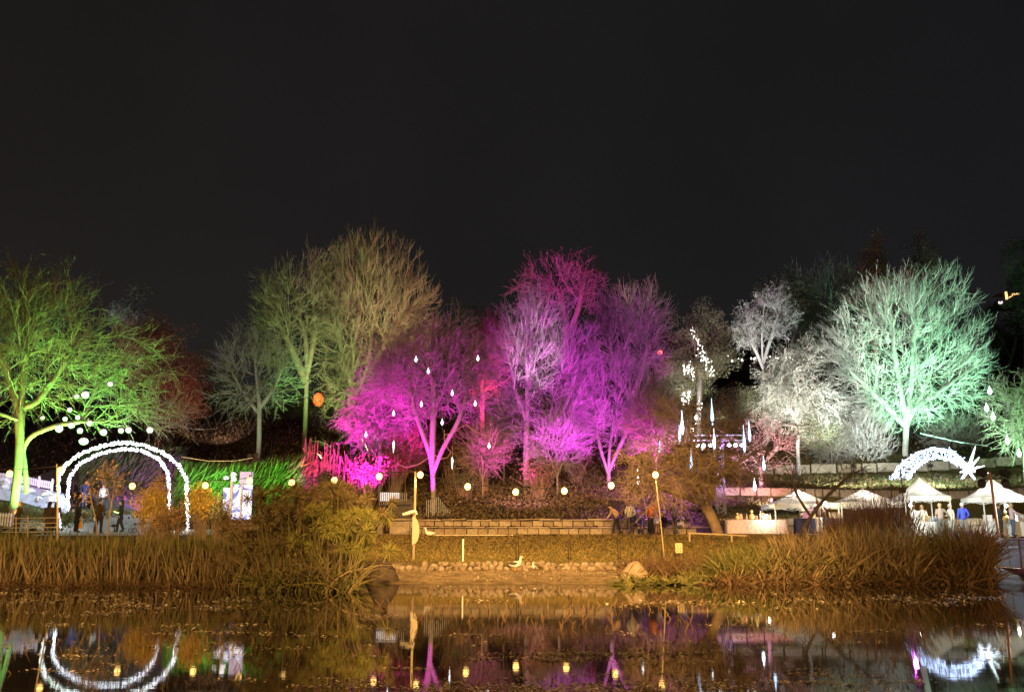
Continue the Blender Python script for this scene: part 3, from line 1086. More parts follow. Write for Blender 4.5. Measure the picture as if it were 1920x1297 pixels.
def bed_points(px0, px1, Y0, Y1, n, rng, jit=0):
    px = rng.uniform(px0, px1, n)
    Y = rng.uniform(Y0, Y1, n)
    z = gz(xat(px, Y, .3), Y)
    x = xat(px, Y, z)
    return np.stack([x, Y, np.maximum(gz(x, Y), -.25)], 1)


rg = np.random.default_rng(77)
# left bed: tall even reeds with broad green brown leaf tips
p = bed_points(-60, 445, 31.0, 34.5, 3300, rg)
o, _ = blade_bed('reeds', p, 1.5 - np.clip(p[:, 2], 0, 1) * .6, .026, REED['straw'], rg, .16, .12)
tag(o, 'dense bed of straw brown reeds along the left shore', 'reeds')
p = bed_points(-60, 445, 31.6, 34.8, 2400, rg)
o, P = blade_bed('reeds', p, 1.66 - np.clip(p[:, 2], 0, 1) * .6, .042, REED['green'], rg, .14, .10)
tag(o, 'broader green brown leaves topping the left reed bed', 'reeds')
p = bed_points(-60, 520, 30.2, 31.6, 2300, rg)
o, _ = blade_bed('reeds', p, .75, .016, REED['dark'], rg, .7, .5)
tag(o, 'collapsed dark reed litter at the foot of the left bed', 'reeds')
# right bed
for (a, b, y0, y1, n, hh, key, lean, lab) in (
        (1285, 1560, 32.6, 36.0, 2600, 1.4, 'green', .36, 'loose arching green brown sedge at the left end of the right bed'),
        (1380, 1720, 32.4, 36.2, 3000, 1.8, 'straw', .30, 'tall straw brown reeds in the middle of the right bed'),
        (1690, 1856, 32.8, 36.5, 2800, 1.72, 'dark', .32, 'dark brown drooping reeds at the right end beside the pier'),
        (1285, 1868, 32.2, 33.6, 2200, .8, 'dark', .7, 'low collapsed reed litter along the right water edge')):
    p = bed_points(a, b, y0, y1, n, rg)
    edge = np.clip((p[:, 0] / p[:, 1] - (a - 960) / 1750) * 22, .35, 1)
    o, _ = blade_bed('reeds', p, hh * edge, .024, REED[key], rg, lean, .38 if key != 'straw' else .25)
    tag(o, lab, 'reeds')
p = bed_points(1552, 1712, 36.3, 38.8, 2100, rg)
pxp = 960 + 1750 * p[:, 0] / p[:, 1]
o, _ = blade_bed('reeds', p, 2.25 + .8 * smooth(1540, 1690, pxp) + .25 * np.sin(pxp * .11) - .9 * rg.beta(1.2, 1.6, len(pxp)), .010, REED['dark'], rg, .15, .14)
tag(o, 'tallest upright reed stalks with magenta lit tops before the left canopy', 'reeds')
p = bed_points(1700, 1840, 33.5, 36.5, 700, rg)
o, _ = blade_bed('reeds', p, 1.9, .018, REED['green'], rg, .3, .35)
tag(o, 'greener reeds scattered through the dark right bed', 'reeds')
p = bed_points(1170, 1330, 33.6, 36.8, 900, rg)
o, _ = blade_bed('reeds', p, .75, .016, REED['dark'], rg, .5, .5)
tag(o, 'sparse low sedge beside the right boulder', 'reeds')
# strands of waterside plant lying on the water by the right boulder
p = bed_points(1170, 1300, 31.9, 33.2, 420, rg)
p[:, 2] = 0
o, _ = blade_bed('water_plants', p, .45, .045, REED['green'], rg, 1.2, .6)
tag(o, 'broad dark leaves lying on the water below the right boulder', 'water plants')


def papyrus(label, px0, px1, Y0, Y1, n, hmax, seed, um='umbel', spreadl=.16, nray=110):
    rng = np.random.default_rng(seed)
    pts = bed_points(px0, px1, Y0, Y1, n, rng)
    c = pts.mean(0)
    root = thing('papyrus_clump', (c[0], c[1], 0), label, 'papyrus', 'papyrus clumps at the water edge')
    org = np.array((c[0], c[1], 0))
    d = rng.normal(0, spreadl, (n, 3)) + (pts - c) * np.array((.10, .05, 0))
    d[:, 2] = 1
    d = unit(d)
    H = hmax * rng.uniform(.45, 1.0, (n, 1))
    s = np.linspace(0, 1, 5)[None, :, None]
    bend = rng.normal(0, .10, (n, 1, 3)) * np.array((1, 1, 0))
    P = pts[:, None] + H[:, None] * (d[:, None] * s + bend * s ** 2)
    V, F = tubes(P - org, np.full((n, 5), .016) * np.linspace(1.2, .6, 5), 3)
    o = link('stem', np_mesh('stem', V, F, REED['green']), root)
    tag(o, kind='stuff')
    tip = P[:, -1]
    td = unit(P[:, -1] - P[:, -2])
    B = np.repeat(tip, nray, 0)
    dd = unit(rng.normal(0, 1, (n * nray, 3)) + np.repeat(td, nray, 0) * .4)
    L = np.repeat(rng.uniform(.22, .36, n), nray)[:, None, None] * rng.uniform(.7, 1.1, (n * nray, 1, 1))
    s3 = np.linspace(0, 1, 3)[None, :, None]
    R = B[:, None] + L * (dd[:, None] * s3 - np.array((0, 0, .14)) * s3 ** 2)
    V, F = ribbons(R - org, np.full((n * nray, 3), .0055), unit(np.cross(dd, rng.normal(size=dd.shape))))
    V2, F2 = V, F
    o = link('umbel', np_mesh('umbel', V2, F2, REED[um]), root)
    tag(o, kind='stuff')
    # arching leaf blades at the base
    q = bed_points(px0 - 25, px1 + 15, Y0 - .6, Y1, int(n * 2.2), rng)
    q[:, 2] = np.maximum(q[:, 2], 0)
    o, _ = blade_bed('base_leaves', q - org, 1.55, .021, REED['straw'], rng, .5, .45, 5, root)
    return root


papyrus('tall papyrus clump rising highest in front of the seating wall', 500, 640, 28.6, 31.6, 135, 3.45, 5)
papyrus('greener papyrus clump leaning right over the stone kiosk', 590, 660, 28.0, 30.0, 60, 2.85, 6, 'umbel2', .3)
papyrus('shorter brown papyrus clump left of the tall one near the poster', 425, 520, 29.6, 31.8, 45, 2.1, 8)
# green shore leaves at the very edge
p = bed_points(470, 668, 27.6, 29.2, 420, rg)
p[:, 2] = 0
o, _ = blade_bed('reeds', p, 1.0, .025, REED['green'], rg, .6, .5)
tag(o, 'fan of green sword leaves at the foot of the papyrus', 'reeds')

# ---- boulders
def boulder(px, py, Y, sx_, sy_, sz_, label, m, seed):
    rng = np.random.default_rng(seed)
    V, F = uvball(18, 12)
    n = V * np.array((sx_, sy_, sz_)) * np.concatenate([1.08 - .3 * V[:, 2:3], 1.08 - .3 * V[:, 2:3], np.ones((len(V), 1))], 1)
    for f_, a in ((1.7, .10), (3.6, .05), (8, .025)):
        ph = rng.uniform(0, 6, 3)
        n = n * (1 + a * (np.sin(V[:, :1] * f_ + ph[0]) + np.sin(V[:, 1:2] * f_ * 1.3 + ph[1]) + np.sin(V[:, 2:3] * f_ * 1.2 + ph[2])))
    p = pt(px, py, Y)
    o = link('boulder', np_mesh('boulder', n, F, m, True), None, tuple(p))
    tag(o, label, 'boulder')
    return o


boulder(716, 1082, 33.5, .47, .45, .52, 'dark rounded boulder at the water edge right of the papyrus', mat('boulder_dark', (.035, .026, .02), .9, (.09, .065, .045), 4, .6, 16), 3)
boulder(1187, 1076, 34.0, .46, .42, .40, 'pale tan boulder at the right end of the stone edging', mat('boulder_pale', (.22, .165, .11), .9, (.33, .25, .165), 4, .6, 16), 4)


def bush(name, label, px, py, Y, rx, ry, leaf, n, lsz, cat='bush', depth=.7, stems=True, seed=0, up=.3, group=None, asp=.45, ell=None, twigs=60):
    rng = np.random.default_rng(seed + 500)
    c = pt(px, py, Y)
    z0 = g1(c[0], Y)
    org = np.array((c[0], Y, z0))
    root = thing(name, org, label, cat, group)
    E = ell or [(px, py, rx, ry, depth)]
    C = crown_points(E, n, rng, Y, .5)
    # clumped: pull leaves towards a set of shoot tips
    S = crown_points(E, max(12, n // 30), rng, Y, .4)
    k = rng.integers(0, len(S), n)
    C = C * .35 + (S[k] + rng.normal(0, .16, (n, 3))) * .65
    C = C[C[:, 2] > gz(C[:, 0], C[:, 1]) + .02]
    v, f = leaf_cards(C - org, lsz, up, rng, asp)
    link('leaves', np_mesh('leaves', v, f, LEAF[leaf]), root)
    if stems:
        tip = S[rng.integers(0, len(S), twigs)]
        b = org + rng.normal(0, .2, (twigs, 3)) * np.array((1, 1, 0))
        s = np.linspace(0, 1, 4)[None, :, None]
        P = b[:, None] * (1 - s) + tip[:, None] * s + np.array((0, 0, .2)) * (s * (1 - s)) * np.linalg.norm(tip - b, axis=1)[:, None, None]
        V, F = tubes(P - org, np.full((twigs, 4), .012) * np.array([1.6, 1.2, .8, .4]), 3)
        link('stems', np_mesh('stems', V, F, BARK['brown']), root)
    return root


# autumn coloured bushes between path and pond, left
bush('bush', 'golden leaved bush lit by the string bulb under the arch', 285, 945, 42.5, 44, 44, 'yellow', 2600, .12, seed=1)
bush('bush', 'golden bush at the right foot of the light arch', 375, 940, 42.0, 38, 40, 'yellow', 2400, .12, seed=2)
bush('bush', 'rusty brown bush right of the stroller', 320, 975, 40.5, 42, 34, 'brown', 1800, .12, seed=3)
bush('bush', 'dull green bush between the golden bush and the poster', 410, 960, 40, 30, 46, 'olive', 900, .11, seed=4)
bush('bush', 'low brown undergrowth in front of the poster base', 440, 985, 37, 50, 24, 'brown', 800, .10, seed=5)
bush('bush', 'tall thin leaved orange shrub under the right leg of the arch', 300, 915, 46, 22, 36, 'yellow', 600, .11, seed=6)
# bare saplings
bare_tree('sapling', 'leafless orange lit sapling in front of the walking people', 208, 41,
          [(212, 905, 22, 26, .7), (200, 895, 18, 20, .7)], [[(203, 985), (207, 955), (213, 925), (215, 900)], [(209, 945), (200, 920), (196, 900)]], .035, 'brown', 60, 160, 1, .35, .012, .009, .25, .9, .4, 0, .5, .3, 71, 'yellow', 90, .10, cat='sapling')
bare_tree('sapling', 'thin leaning sapling with curled leaves beside the man in navy', 172, 41.5,
          [(166, 920, 9, 22, .6)], [[(182, 985), (174, 950), (166, 915), (160, 895)]], .03, 'brown', 20, 40, .8, .25, .01, .008, .25, .9, .2, .1, .6, .4, 72, 'yellow', 110, .12, cat='sapling')

# juniper hedge
def hedge(label, pts_px, Y, n, leaf, L, seed, sz):
    rng = np.random.default_rng(seed)
    c = pt(*pts_px[0], Y)
    root = thing('juniper_hedge', (c[0], Y, g1(c[0], Y)), label, 'hedge')
    org = np.array((c[0], Y, g1(c[0], Y)))
    xs_, ys_ = zip(*pts_px)
    px = rng.uniform(min(xs_), max(xs_), n)
    top = np.interp(px, xs_, ys_)
    Yr = Y + rng.uniform(-2.5, 2, n)
    zt = zat(top, Y)
    x = xat(px, Yr, zt)
    z0 = gz(x, Yr)
    z = z0 + np.clip(zt - z0, .25, 3) * rng.uniform(0, .92, n) ** .7
    B = np.stack([x, Yr, z], 1) - org
    d = unit(np.array((.75, -.25, .62)) + rng.normal(0, .28, (n, 3)))
    s = np.linspace(0, 1, 3)[None, :, None]
    P = B[:, None] + L * rng.uniform(.6, 1.2, (n, 1, 1)) * (d[:, None] * s + np.array((0, 0, .2)) * s ** 2)
    V, F = ribbons(P, np.full((n, 3), sz) * np.array([.7, 1, .1]), unit(np.cross(d, rng.normal(size=d.shape))))
    o = link('foliage', np_mesh('foliage', V, F, LEAF[leaf]), root)
    return root


hedge('long feathery green juniper hedge above the path on the left', [(330, 838), (380, 826), (440, 830), (500, 826), (560, 845), (570, 870)], 57, 9500, 'green', .8, 3, .034)
hedge('dark juniper mass behind the light arch', [(150, 862), (220, 850), (280, 850), (340, 842)], 66, 4200, 'green', .8, 4, .04)
# magenta coral shrubs: sheaves of stiff upright shoots
def coral(label, px, top, w, Y, n, seed):
    rng = np.random.default_rng(seed)
    x = xat(px, Y, 5)
    z0 = g1(x, Y)
    root = thing('coral_shrub', (x, Y, z0), label, 'shrub', 'coral like lit shrubs beside the hedge')
    H = zat(top, Y) - z0
    W = w * mpp(Y)
    b = np.stack([rng.normal(0, W * .35, n), rng.normal(0, W * .35, n), np.zeros(n)], 1)
    t = np.stack([b[:, 0] * 1.6 + rng.normal(0, W * .22, n), b[:, 1] * 1.5 + rng.normal(0, W * .2, n), H * rng.uniform(.55, 1, n) * (1 - .35 * (np.abs(b[:, 0]) / W))], 1)
    s = np.linspace(0, 1, 6)[None, :, None]
    P = b[:, None] * (1 - s) + t[:, None] * s + rng.normal(0, .03, (n, 6, 3)) * s
    V, F = tubes(P, np.full((n, 6), .034) * np.array([1.2, 1.1, 1, .9, .8, .45]), 4)
    tag(link('stems', np_mesh('stems', V, F, BARK['brown']), root), kind='stuff')
    m = n * 7
    k = rng.integers(0, n, m)
    f = rng.uniform(.35, .98, (m, 1))
    j = np.minimum((f[:, 0] * 5).astype(int), 4)
    q = P[k, j] + (P[k, j + 1] - P[k, j]) * (f * 5 - j[:, None])
    d = unit(rng.normal(0, .55, (m, 3)) + np.array((0, 0, .9)))
    P2 = q[:, None] + rng.uniform(.12, .34, (m, 1, 1)) * d[:, None] * np.linspace(0, 1, 3)[None, :, None]
    V, F = tubes(P2, np.full((m, 3), .026) * np.array([1, .9, .4]), 4)
    tag(link('shoots', np_mesh('shoots', V, F, BARK['brown']), root), kind='stuff')


coral('left of two tall magenta and red lit coral like shrubs', 582, 808, 26, 56, 60, 1)
coral('right of two tall magenta and red lit coral like shrubs', 617, 814, 24, 56, 60, 2)
coral('shorter dull magenta shrub right of the coral like pair', 652, 840, 24, 57, 50, 3)
# shrubs on the bank
SH = 'scrubby shrubs on the ivy bank'
for i, (px, py, Y, rx, ry, leaf, lab) in enumerate((
        (690, 880, 55, 62, 40, 'pinkish', 'pinkish shrub below the hot magenta tree'),
        (610, 905, 50, 45, 30, 'olive', 'shrub behind the top of the papyrus'),
        (905, 850, 60, 38, 44, 'brown', 'twiggy brown shrub in the middle of the bank'),
        (1010, 890, 58, 60, 42, 'brown', 'leafy brown shrub right of the purple tree trunk'),
        (1080, 850, 63, 60, 50, 'brown', 'dim shrub below the violet crowns'),
        (870, 900, 58, 30, 20, 'olive', 'low dark shrub right of the railing'),
        (740, 870, 57, 34, 36, 'rust', 'reddish shrub left of the forked trunk'),
        (850, 850, 60, 44, 50, 'rust', 'reddish shrub right of the forked trunk'))):
    bush('shrub', lab, px, py, Y, rx, ry, leaf, 900, .16, 'shrub', seed=20 + i, group=SH)

# ivy ground cover on the bank behind the seating wall
n = 26000
xx = rg.uniform(-16, 16, n)
yy = rg.uniform(52.3, 66, n)
keep = (xx < 12) | (yy > 54)
C = np.stack([xx, yy, gz(xx, yy) + rg.uniform(0, .22, n)], 1)[keep]
v, f = leaf_cards(C, .17, .5, rg, .6)
tag(link('ivy', np_mesh('ivy', v, f, mat('ivy_leaf', (.045, .035, .018), .7, (.12, .09, .045), island=True))), 'brown green ivy covering the bank above the seating wall', 'ground cover', kind='stuff')
# grass blades on the lawn and on the terrace banks
n = 26000
xx = rg.uniform(-10.5, 13, n)
yy = rg.uniform(36.9, 48.4, n)
C = np.stack([xx, yy, gz(xx, yy)], 1)
o, _ = blade_bed('lawn_grass', C, .11, .008, mat('grass_blade', (.12, .09, .028), .8, (.26, .18, .06), island=True), rg, .5, .4, 3)
tag(o, 'short dry lawn grass sloping to the shore', 'grass')
n = 24000
xx = rg.uniform(11.5, 46, n)
yy = rg.uniform(53.5, 79, n)
C = np.stack([xx, yy, gz(xx, yy)], 1)
o, _ = blade_bed('bank_grass', C, .22, .016, mat('grass_bank', (.04, .05, .015), .8, (.10, .11, .04), island=True), rg, .5, .4, 3)
tag(o, 'grass on the terrace banks at the right', 'grass')
n = 9000
xx = rg.uniform(-36, -23.5, n)
yy = rg.uniform(46, 60, n)
C = np.stack([xx, yy, gz(xx, yy)], 1)
o, _ = blade_bed('bank_grass', C, .25, .016, MATS['grass_bank'], rg, .5, .4, 3)
tag(o, 'rough grass round the foot of the big green tree', 'grass')
# leaf litter on the slope
n = 22000
xx = rg.uniform(-44, 44, n)
yy = rg.uniform(56, 90, n)
C = np.stack([xx, yy, gz(xx, yy) + .02], 1)
v, f = leaf_cards(C, .26, .2, rg, .6)
tag(link('leaf_litter', np_mesh('leaf_litter', v, f, LEAF['brown'])), 'fallen leaves over the wooded slope', 'leaf litter', kind='stuff')
# low scrub that hides the bare slope under the trees
n = 5200
xx = rg.uniform(-48, 50, n)
yy = rg.uniform(62, 98, n)
keep = ((xx < 12) | (yy > 79)) & ((xx > -30) | (yy > 74))
C = np.stack([xx, yy, gz(xx, yy)], 1)[keep]
o, _ = blade_bed('undergrowth', C, 2.0, .022, BARK['dark'], rg, .5, .35)
tag(o, 'thicket of thin dark shoots under the trees', 'undergrowth')

# ---- things afloat and stubble standing in the pond
def on_water(n, a, b, c, d):
    y_ = rg.uniform(c, d, n)
    Y = F_PX * CH / (y_ - 1010) * 1.0
    px = rg.uniform(a, b, n)
    return np.stack([xat(px, Y, 0), Y, np.full(n, .004)], 1)


fl = []
for cx_, cy_, rx_, ry_, n in ((150, 1115, 260, 10, 900), (330, 1128, 200, 6, 380), (120, 1145, 160, 6, 260), (1080, 1215, 220, 7, 520), (900, 1272, 260, 8, 620), (700, 1290, 200, 8, 420), (1180, 1272, 160, 10, 380), (250, 1190, 250, 40, 300), (1450, 1120, 300, 10, 500), (1750, 1118, 200, 8, 400), (960, 1200, 900, 90, 900), (1500, 1270, 300, 20, 300)):
    n = int(n * (1.2 if cy_ < 1150 else 3.2))
    kk = rg.integers(0, max(4, n // 45), n)
    cxs, cys = rg.normal(cx_, rx_ * .6, n), rg.normal(cy_, ry_ * .8, n)
    px = cxs[kk] + rg.normal(0, 26, n)
    py = np.clip(cys[kk] + rg.normal(0, 1.6, n), 1093, 1310)
    Y = F_PX * CH / (py - 1010)
    fl.append(np.stack([xat(px, Y, 0), Y, np.full(n, .006)], 1))
C = np.concatenate(fl)
C = C[C[:, 1] < 31.5]
n = len(C)
a = rg.uniform(0, 2 * PI, n)
L = rg.uniform(.02, .075, n)[:, None] * np.clip(C[:, 1:2] / 14, .5, 2)
d = np.stack([np.cos(a), np.sin(a), rg.normal(0, .22, n)], 1)
s = np.stack([-np.sin(a), np.cos(a), rg.normal(0, .22, n)], 1) * .5
V = np.stack([C, C + d * L * .5 + s * L * .5, C + d * L, C + d * L * .5 - s * L * .5], 1)
V[:, :, 2] = np.abs(V[:, :, 2])
b = np.arange(n)[:, None] * 4
tag(link('floating_leaves', np_mesh('floating_leaves', V.reshape(-1, 3), np.concatenate([b + np.array([[0, 1, 2]]), b + np.array([[0, 2, 3]])]), mat('float_leaf', (.10, .07, .035), .7, (.58, .50, .36), island=True))), 'dead leaves and scum drifting on the dark pond', 'floating leaves', kind='stuff')
P_ = [on_water(400, -20, 1940, 1115, 1300), on_water(420, 640, 1300, 1125, 1300), on_water(220, 100, 700, 1110, 1300), on_water(220, 1280, 1720, 1110, 1290)]
pp = np.concatenate(P_)
n = len(pp)
hh = rg.uniform(.04, .16, n) * np.clip(pp[:, 1] / 14, .6, 1.5)
s = np.linspace(0, 1, 3)[None, :, None]
d = rg.normal(0, .6, (n, 3))
d[:, 2] = 1
P = pp[:, None] - np.array((0, 0, .02)) + hh[:, None, None] * (unit(d)[:, None] * s + rg.normal(0, .12, (n, 1, 3)) * np.array((1, 1, -.3)) * s ** 2)
V, F = tubes(P, np.full((n, 3), .005) * (pp[:, 1:2] / 14), 3)
tag(link('reed_stubble', np_mesh('reed_stubble', V, F, REED['dark'])), 'broken reed stems poking out of the dark pond', 'reed stubble', kind='stuff')

# debris on the sand
n = 2600
px = rg.uniform(690, 1200, n)
yy = rg.uniform(33.2, 36.4, n)
xx = xat(px, yy, .2)
C = np.stack([xx, yy, gz(xx, yy) + .012], 1)
v, f = leaf_cards(C, .06, .1, rg, .5)
tag(link('sand_debris', np_mesh('sand_debris', v, f, mat('sand_bits', (.08, .05, .025), .8, (.42, .34, .22), island=True))), 'dead leaf bits and pebbles scattered on the sandy shore', 'leaf litter', kind='stuff')
# ------------------------------------------------------------------ festoon lights and poles
M_BULB = mat('bulb_glass', (1, .9, .7), .3, emit=(1, .58, .15), estr=3.4)
M_CABLE = mat('black_cable', (.025, .022, .02), .6)
M_WOODPOLE = mat('pole_wood', (.30, .24, .15), .8, (.42, .34, .22), 4, .4, 20, stretch=(4, 4, .6))
M_LED = mat('led_white', (.8, .85, 1), .4, emit=(.86, .92, 1), estr=5)
M_LEDB = mat('led_blue_white', (.6, .7, 1), .4, emit=(.52, .66, 1), estr=4.5)


def polyline(pts, n=24):
    pts = np.array(pts, float)
    d = np.concatenate([[0], np.cumsum(np.linalg.norm(np.diff(pts, axis=0), axis=1))])
    t = np.linspace(0, d[-1], n)
    return np.stack([np.interp(t, d, pts[:, i]) for i in range(3)], 1)


def string_light(label, wire, bulbs, Y):
    W = np.array([pt(a, b, Y) for a, b in wire])
    root = thing('string_light', W[0], label, 'string light')
    c = W[0]
    MB().tube(polyline(W - c, 60), .014, 4).build('cable', M_CABLE, root)
    wx, wz = W[:, 0], W[:, 2]
    o = np.argsort(wx)
    gl = MB().ball((0, 0, 0), (.125, .125, .14), 12, 8).mesh('bulb', M_BULB, True)
    sk = MB().tube([(0, 0, 0), (0, 0, .12)], [.035, .03], 6).mesh('socket', M_BLACK)
    for px, py in bulbs:
        p = pt(px, py, Y)
        b = link('bulb', gl, root, tuple(p - c))
        link('socket', sk, b, (0, 0, .12))
        point(p, (1, .62, .22), 800, .16)
        zw = np.interp(p[0], wx[o], wz[o])
        if zw - p[2] > .26:
            MB().tube([(0, 0, .2), (0, 0, zw - p[2])], .01, 4).build('drop_cord', M_CABLE, b)


string_light('festoon of warm bulbs hung over the lawn between the two poles', [(779, 884), (820, 896), (877, 905), (920, 912), (967, 915), (1010, 916), (1058, 913), (1105, 907), (1146, 902), (1190, 895), (1229, 884)],
             [(788, 890), (877, 912), (967, 922), (1058, 920), (1146, 910), (1229, 890)], 38)
string_light('festoon of warm bulbs running left past the arch to the frame edge', [(779, 884), (711, 886), (627, 893), (547, 897), (468, 896), (385, 902), (310, 901), (248, 903), (170, 893), (108, 873), (60, 879), (18, 880), (-60, 874)],
             [(711, 893), (627, 900), (547, 905), (468, 901), (385, 910), (248, 911), (114, 881), (18, 888)], 39)


def pole(label, base, top, Y, r, m, name='pole', cat='pole'):
    b, t = pt(*base, Y), pt(*top, Y)
    b[2] = min(b[2], g1(b[0], Y) - .1)
    o = MB().tube(polyline([(0, 0, 0), (b + (t - b) * .5 - b) + np.array((.015, 0, 0)), t - b], 5), np.linspace(r, r * .75, 5), 10).build(name, m, None, tuple(b), 0, True)
    return tag(o, label, cat)


pole('pale wooden light pole on the lawn with a half moon board tied to it', (775, 1052), (779, 884), 38, .055, M_WOODPOLE)
pole('thin leaning light pole in front of the leaning brown tree', (1246, 1040), (1228, 885), 38, .026, M_WOODPOLE)
pole('thin light pole standing at the left foot of the arch', (110, 1006), (107, 870), 40, .04, M_WOODPOLE)
# half moon board
c = pt(774, 994, 37.85)
pv = [(-.01, .56), (.10, .50), (.19, .36), (.245, .18), (.26, 0), (.25, -.2), (.2, -.38), (.12, -.5), (0, -.56)]
pv = [(-.02, .56)] + pv + [(-.02, -.56)]
n = len(pv)
V = np.array([(x, y, z) for y in (-.02, .02) for x, z in pv])
sd = np.array([(i, (i + 1) % n, (i + 1) % n + n, i + n) for i in range(n)])
bd = thing('half_moon_board', c, 'cream half moon shaped board tied to the wooden pole on the lawn', 'board')
link('board', np_mesh('board', V, [sd, np.array([list(range(n))[::-1], [i + n for i in range(n)]])], mat('cream_board', (.40, .35, .24), .7, (.48, .42, .3), 6)), bd)
MB().tube([(-.42, -.02, .62), (-.25, 0, .66), (-.05, -.05, .72), (.1, -.06, .74), (.16, -.05, .62)], [.05, .07, .07, .05, .03], 8).build('tied_cloth', mat('white_cloth', (.62, .57, .48), .9, (.72, .68, .6), 8), bd)

# ------------------------------------------------------------------ glowing arch
def led_cluster(name, line, n, r_bundle, r_led, m, rng, parent, org):
    L = polyline(line, 400)
    k = rng.integers(0, 399, n)
    f = rng.uniform(0, 1, (n, 1))
    C = L[k] * (1 - f) + L[k + 1] * f
    rb = r_bundle if np.isscalar(r_bundle) else np.interp(k, np.linspace(0, 399, len(r_bundle)), r_bundle)[:, None]
    C = C + unit(rng.normal(size=(n, 3))) * rng.uniform(.35, 1, (n, 1)) * rb
    return leds(name, C - org, r_led, m, rng, parent)


def leds(name, C, r_led, m, rng, parent):
    n = len(C)
    O = np.array([(1, 0, 0), (-1, 0, 0), (0, 1, 0), (0, -1, 0), (0, 0, 1), (0, 0, -1)], float)
    Fo = np.array([(0, 2, 4), (2, 1, 4), (1, 3, 4), (3, 0, 4), (2, 0, 5), (1, 2, 5), (3, 1, 5), (0, 3, 5)])
    r = r_led * rng.uniform(.6, 1.3, (n, 1, 1))
    V = C[:, None] + O[None] * r * np.array((1, 1, 1.3))
    F = np.arange(n)[:, None, None] * 6 + Fo[None]
    o = link(name, np_mesh(name, V.reshape(-1, 3), F.reshape(-1, 3), m), parent)
    return tag(o, kind='stuff')


rl = np.random.default_rng(5)
M_WIRE = mat('white_wire', (.55, .56, .6), .5)


def arch(label, pts_px, Y, r):
    W = np.array([pt(a, b, Y) for a, b in pts_px])
    for i in (0, -1):
        W[i][2] = g1(W[i][0], Y)
    root = thing('light_arch', W[0], label, 'light arch')
    MB().tube(polyline(W - W[0], 60), .05, 6).build('hoop', M_WIRE, root)
    led_cluster('fairy_lights', W, 1000, r, .025, M_LED, rl, root, W[0])
    for s in (.1, .3, .5, .7, .9):
        q = polyline(W, 11)[int(s * 10)]
        point(q + np.array((0, -.35, -.25)), (.85, .92, 1), 170, .15)


arch('larger front arch of bundled white fairy lights over the path', [(110, 1000), (109, 940), (110, 895), (122, 872), (150, 851), (190, 836), (230, 829), (270, 834), (305, 848), (335, 871), (350, 900), (351, 950), (352, 1000)], 50.5, .125)
arch('smaller rear arch of bundled white fairy lights over the path', [(128, 962), (127, 925), (130, 895), (150, 868), (190, 849), (230, 841), (265, 844), (298, 860), (314, 884), (317, 910), (318, 960)], 57.5, .13)

# ball lanterns in the left tree
M_BALL = mat('lantern_white', (.8, .82, .85), .5, emit=(.92, .96, 1), estr=.95)
balls = [(80, 783, 4, 4), (111, 803, 8, 8), (122, 785, 5, 5), (131, 768, 5, 5), (134, 797, 7, 6), (144, 743, 5, 5), (146, 782, 5, 5), (150, 807, 6, 6), (157, 827, 10, 7.5), (160, 740, 8, 8), (168, 793, 6, 6), (194, 810, 7, 7), (207, 720, 6, 6), (227, 807, 6, 6), (241, 806, 6.5, 6.5), (281, 806, 7, 7)]
balls = [(a, b, c * .88, d * .88) for a, b, c, d in balls]
special = {8: 'widest flattened white ball lantern just above the left shoulder of the arch', 12: 'highest white ball lantern, alone in the green twigs', 15: 'white ball lantern hanging furthest right above the arch'}
MW_ = mat('lantern_wire', (.12, .12, .13), .5)
for i, (px, py, rx, ry) in enumerate(balls):
    Y = 48.6 + .35 * (i % 4)
    p = pt(px, py, Y)
    s = mpp(Y)
    root = thing('ball_lantern', p, special.get(i, 'white ball lantern in the green tree, %s from the left' % NTH[i]), 'lantern', 'white ball lanterns in the green tree')
    b = MB().ball((0, 0, 0), (rx * s, rx * s, ry * s), 14, 9).build('shade', M_BALL, root, None, 0, True)
    w = MB()
    for a in range(4):
        an = a * PI / 4
        t = np.linspace(0, 2 * PI, 17)
        w.tube(np.stack([np.cos(t) * math.cos(an) * rx * s * 1.03, np.cos(t) * math.sin(an) * rx * s * 1.03, np.sin(t) * ry * s * 1.03], 1), .014, 4, False)
    w.build('wire_frame', MW_, root)
    MB().tube([(0, 0, ry * s), (.02, 0, ry * s + .45)], .01, 4).build('cord', M_CABLE, root)

# drop shaped lights hanging in the magenta trees
M_DROP = mat('drop_light', (.8, .9, .9), .4, emit=(.80, .97, .95), estr=2.6)


def lathe_mesh(name, prof, m, nseg=8):
    V = np.array([(r * math.cos(2 * PI * i / nseg), r * math.sin(2 * PI * i / nseg), z) for r, z in prof for i in range(nseg)])
    F = np.array([(j * nseg + i, j * nseg + (i + 1) % nseg, (j + 1) * nseg + (i + 1) % nseg, (j + 1) * nseg + i) for j in range(len(prof) - 1) for i in range(nseg)])
    return np_mesh(name, V, F, m, True)


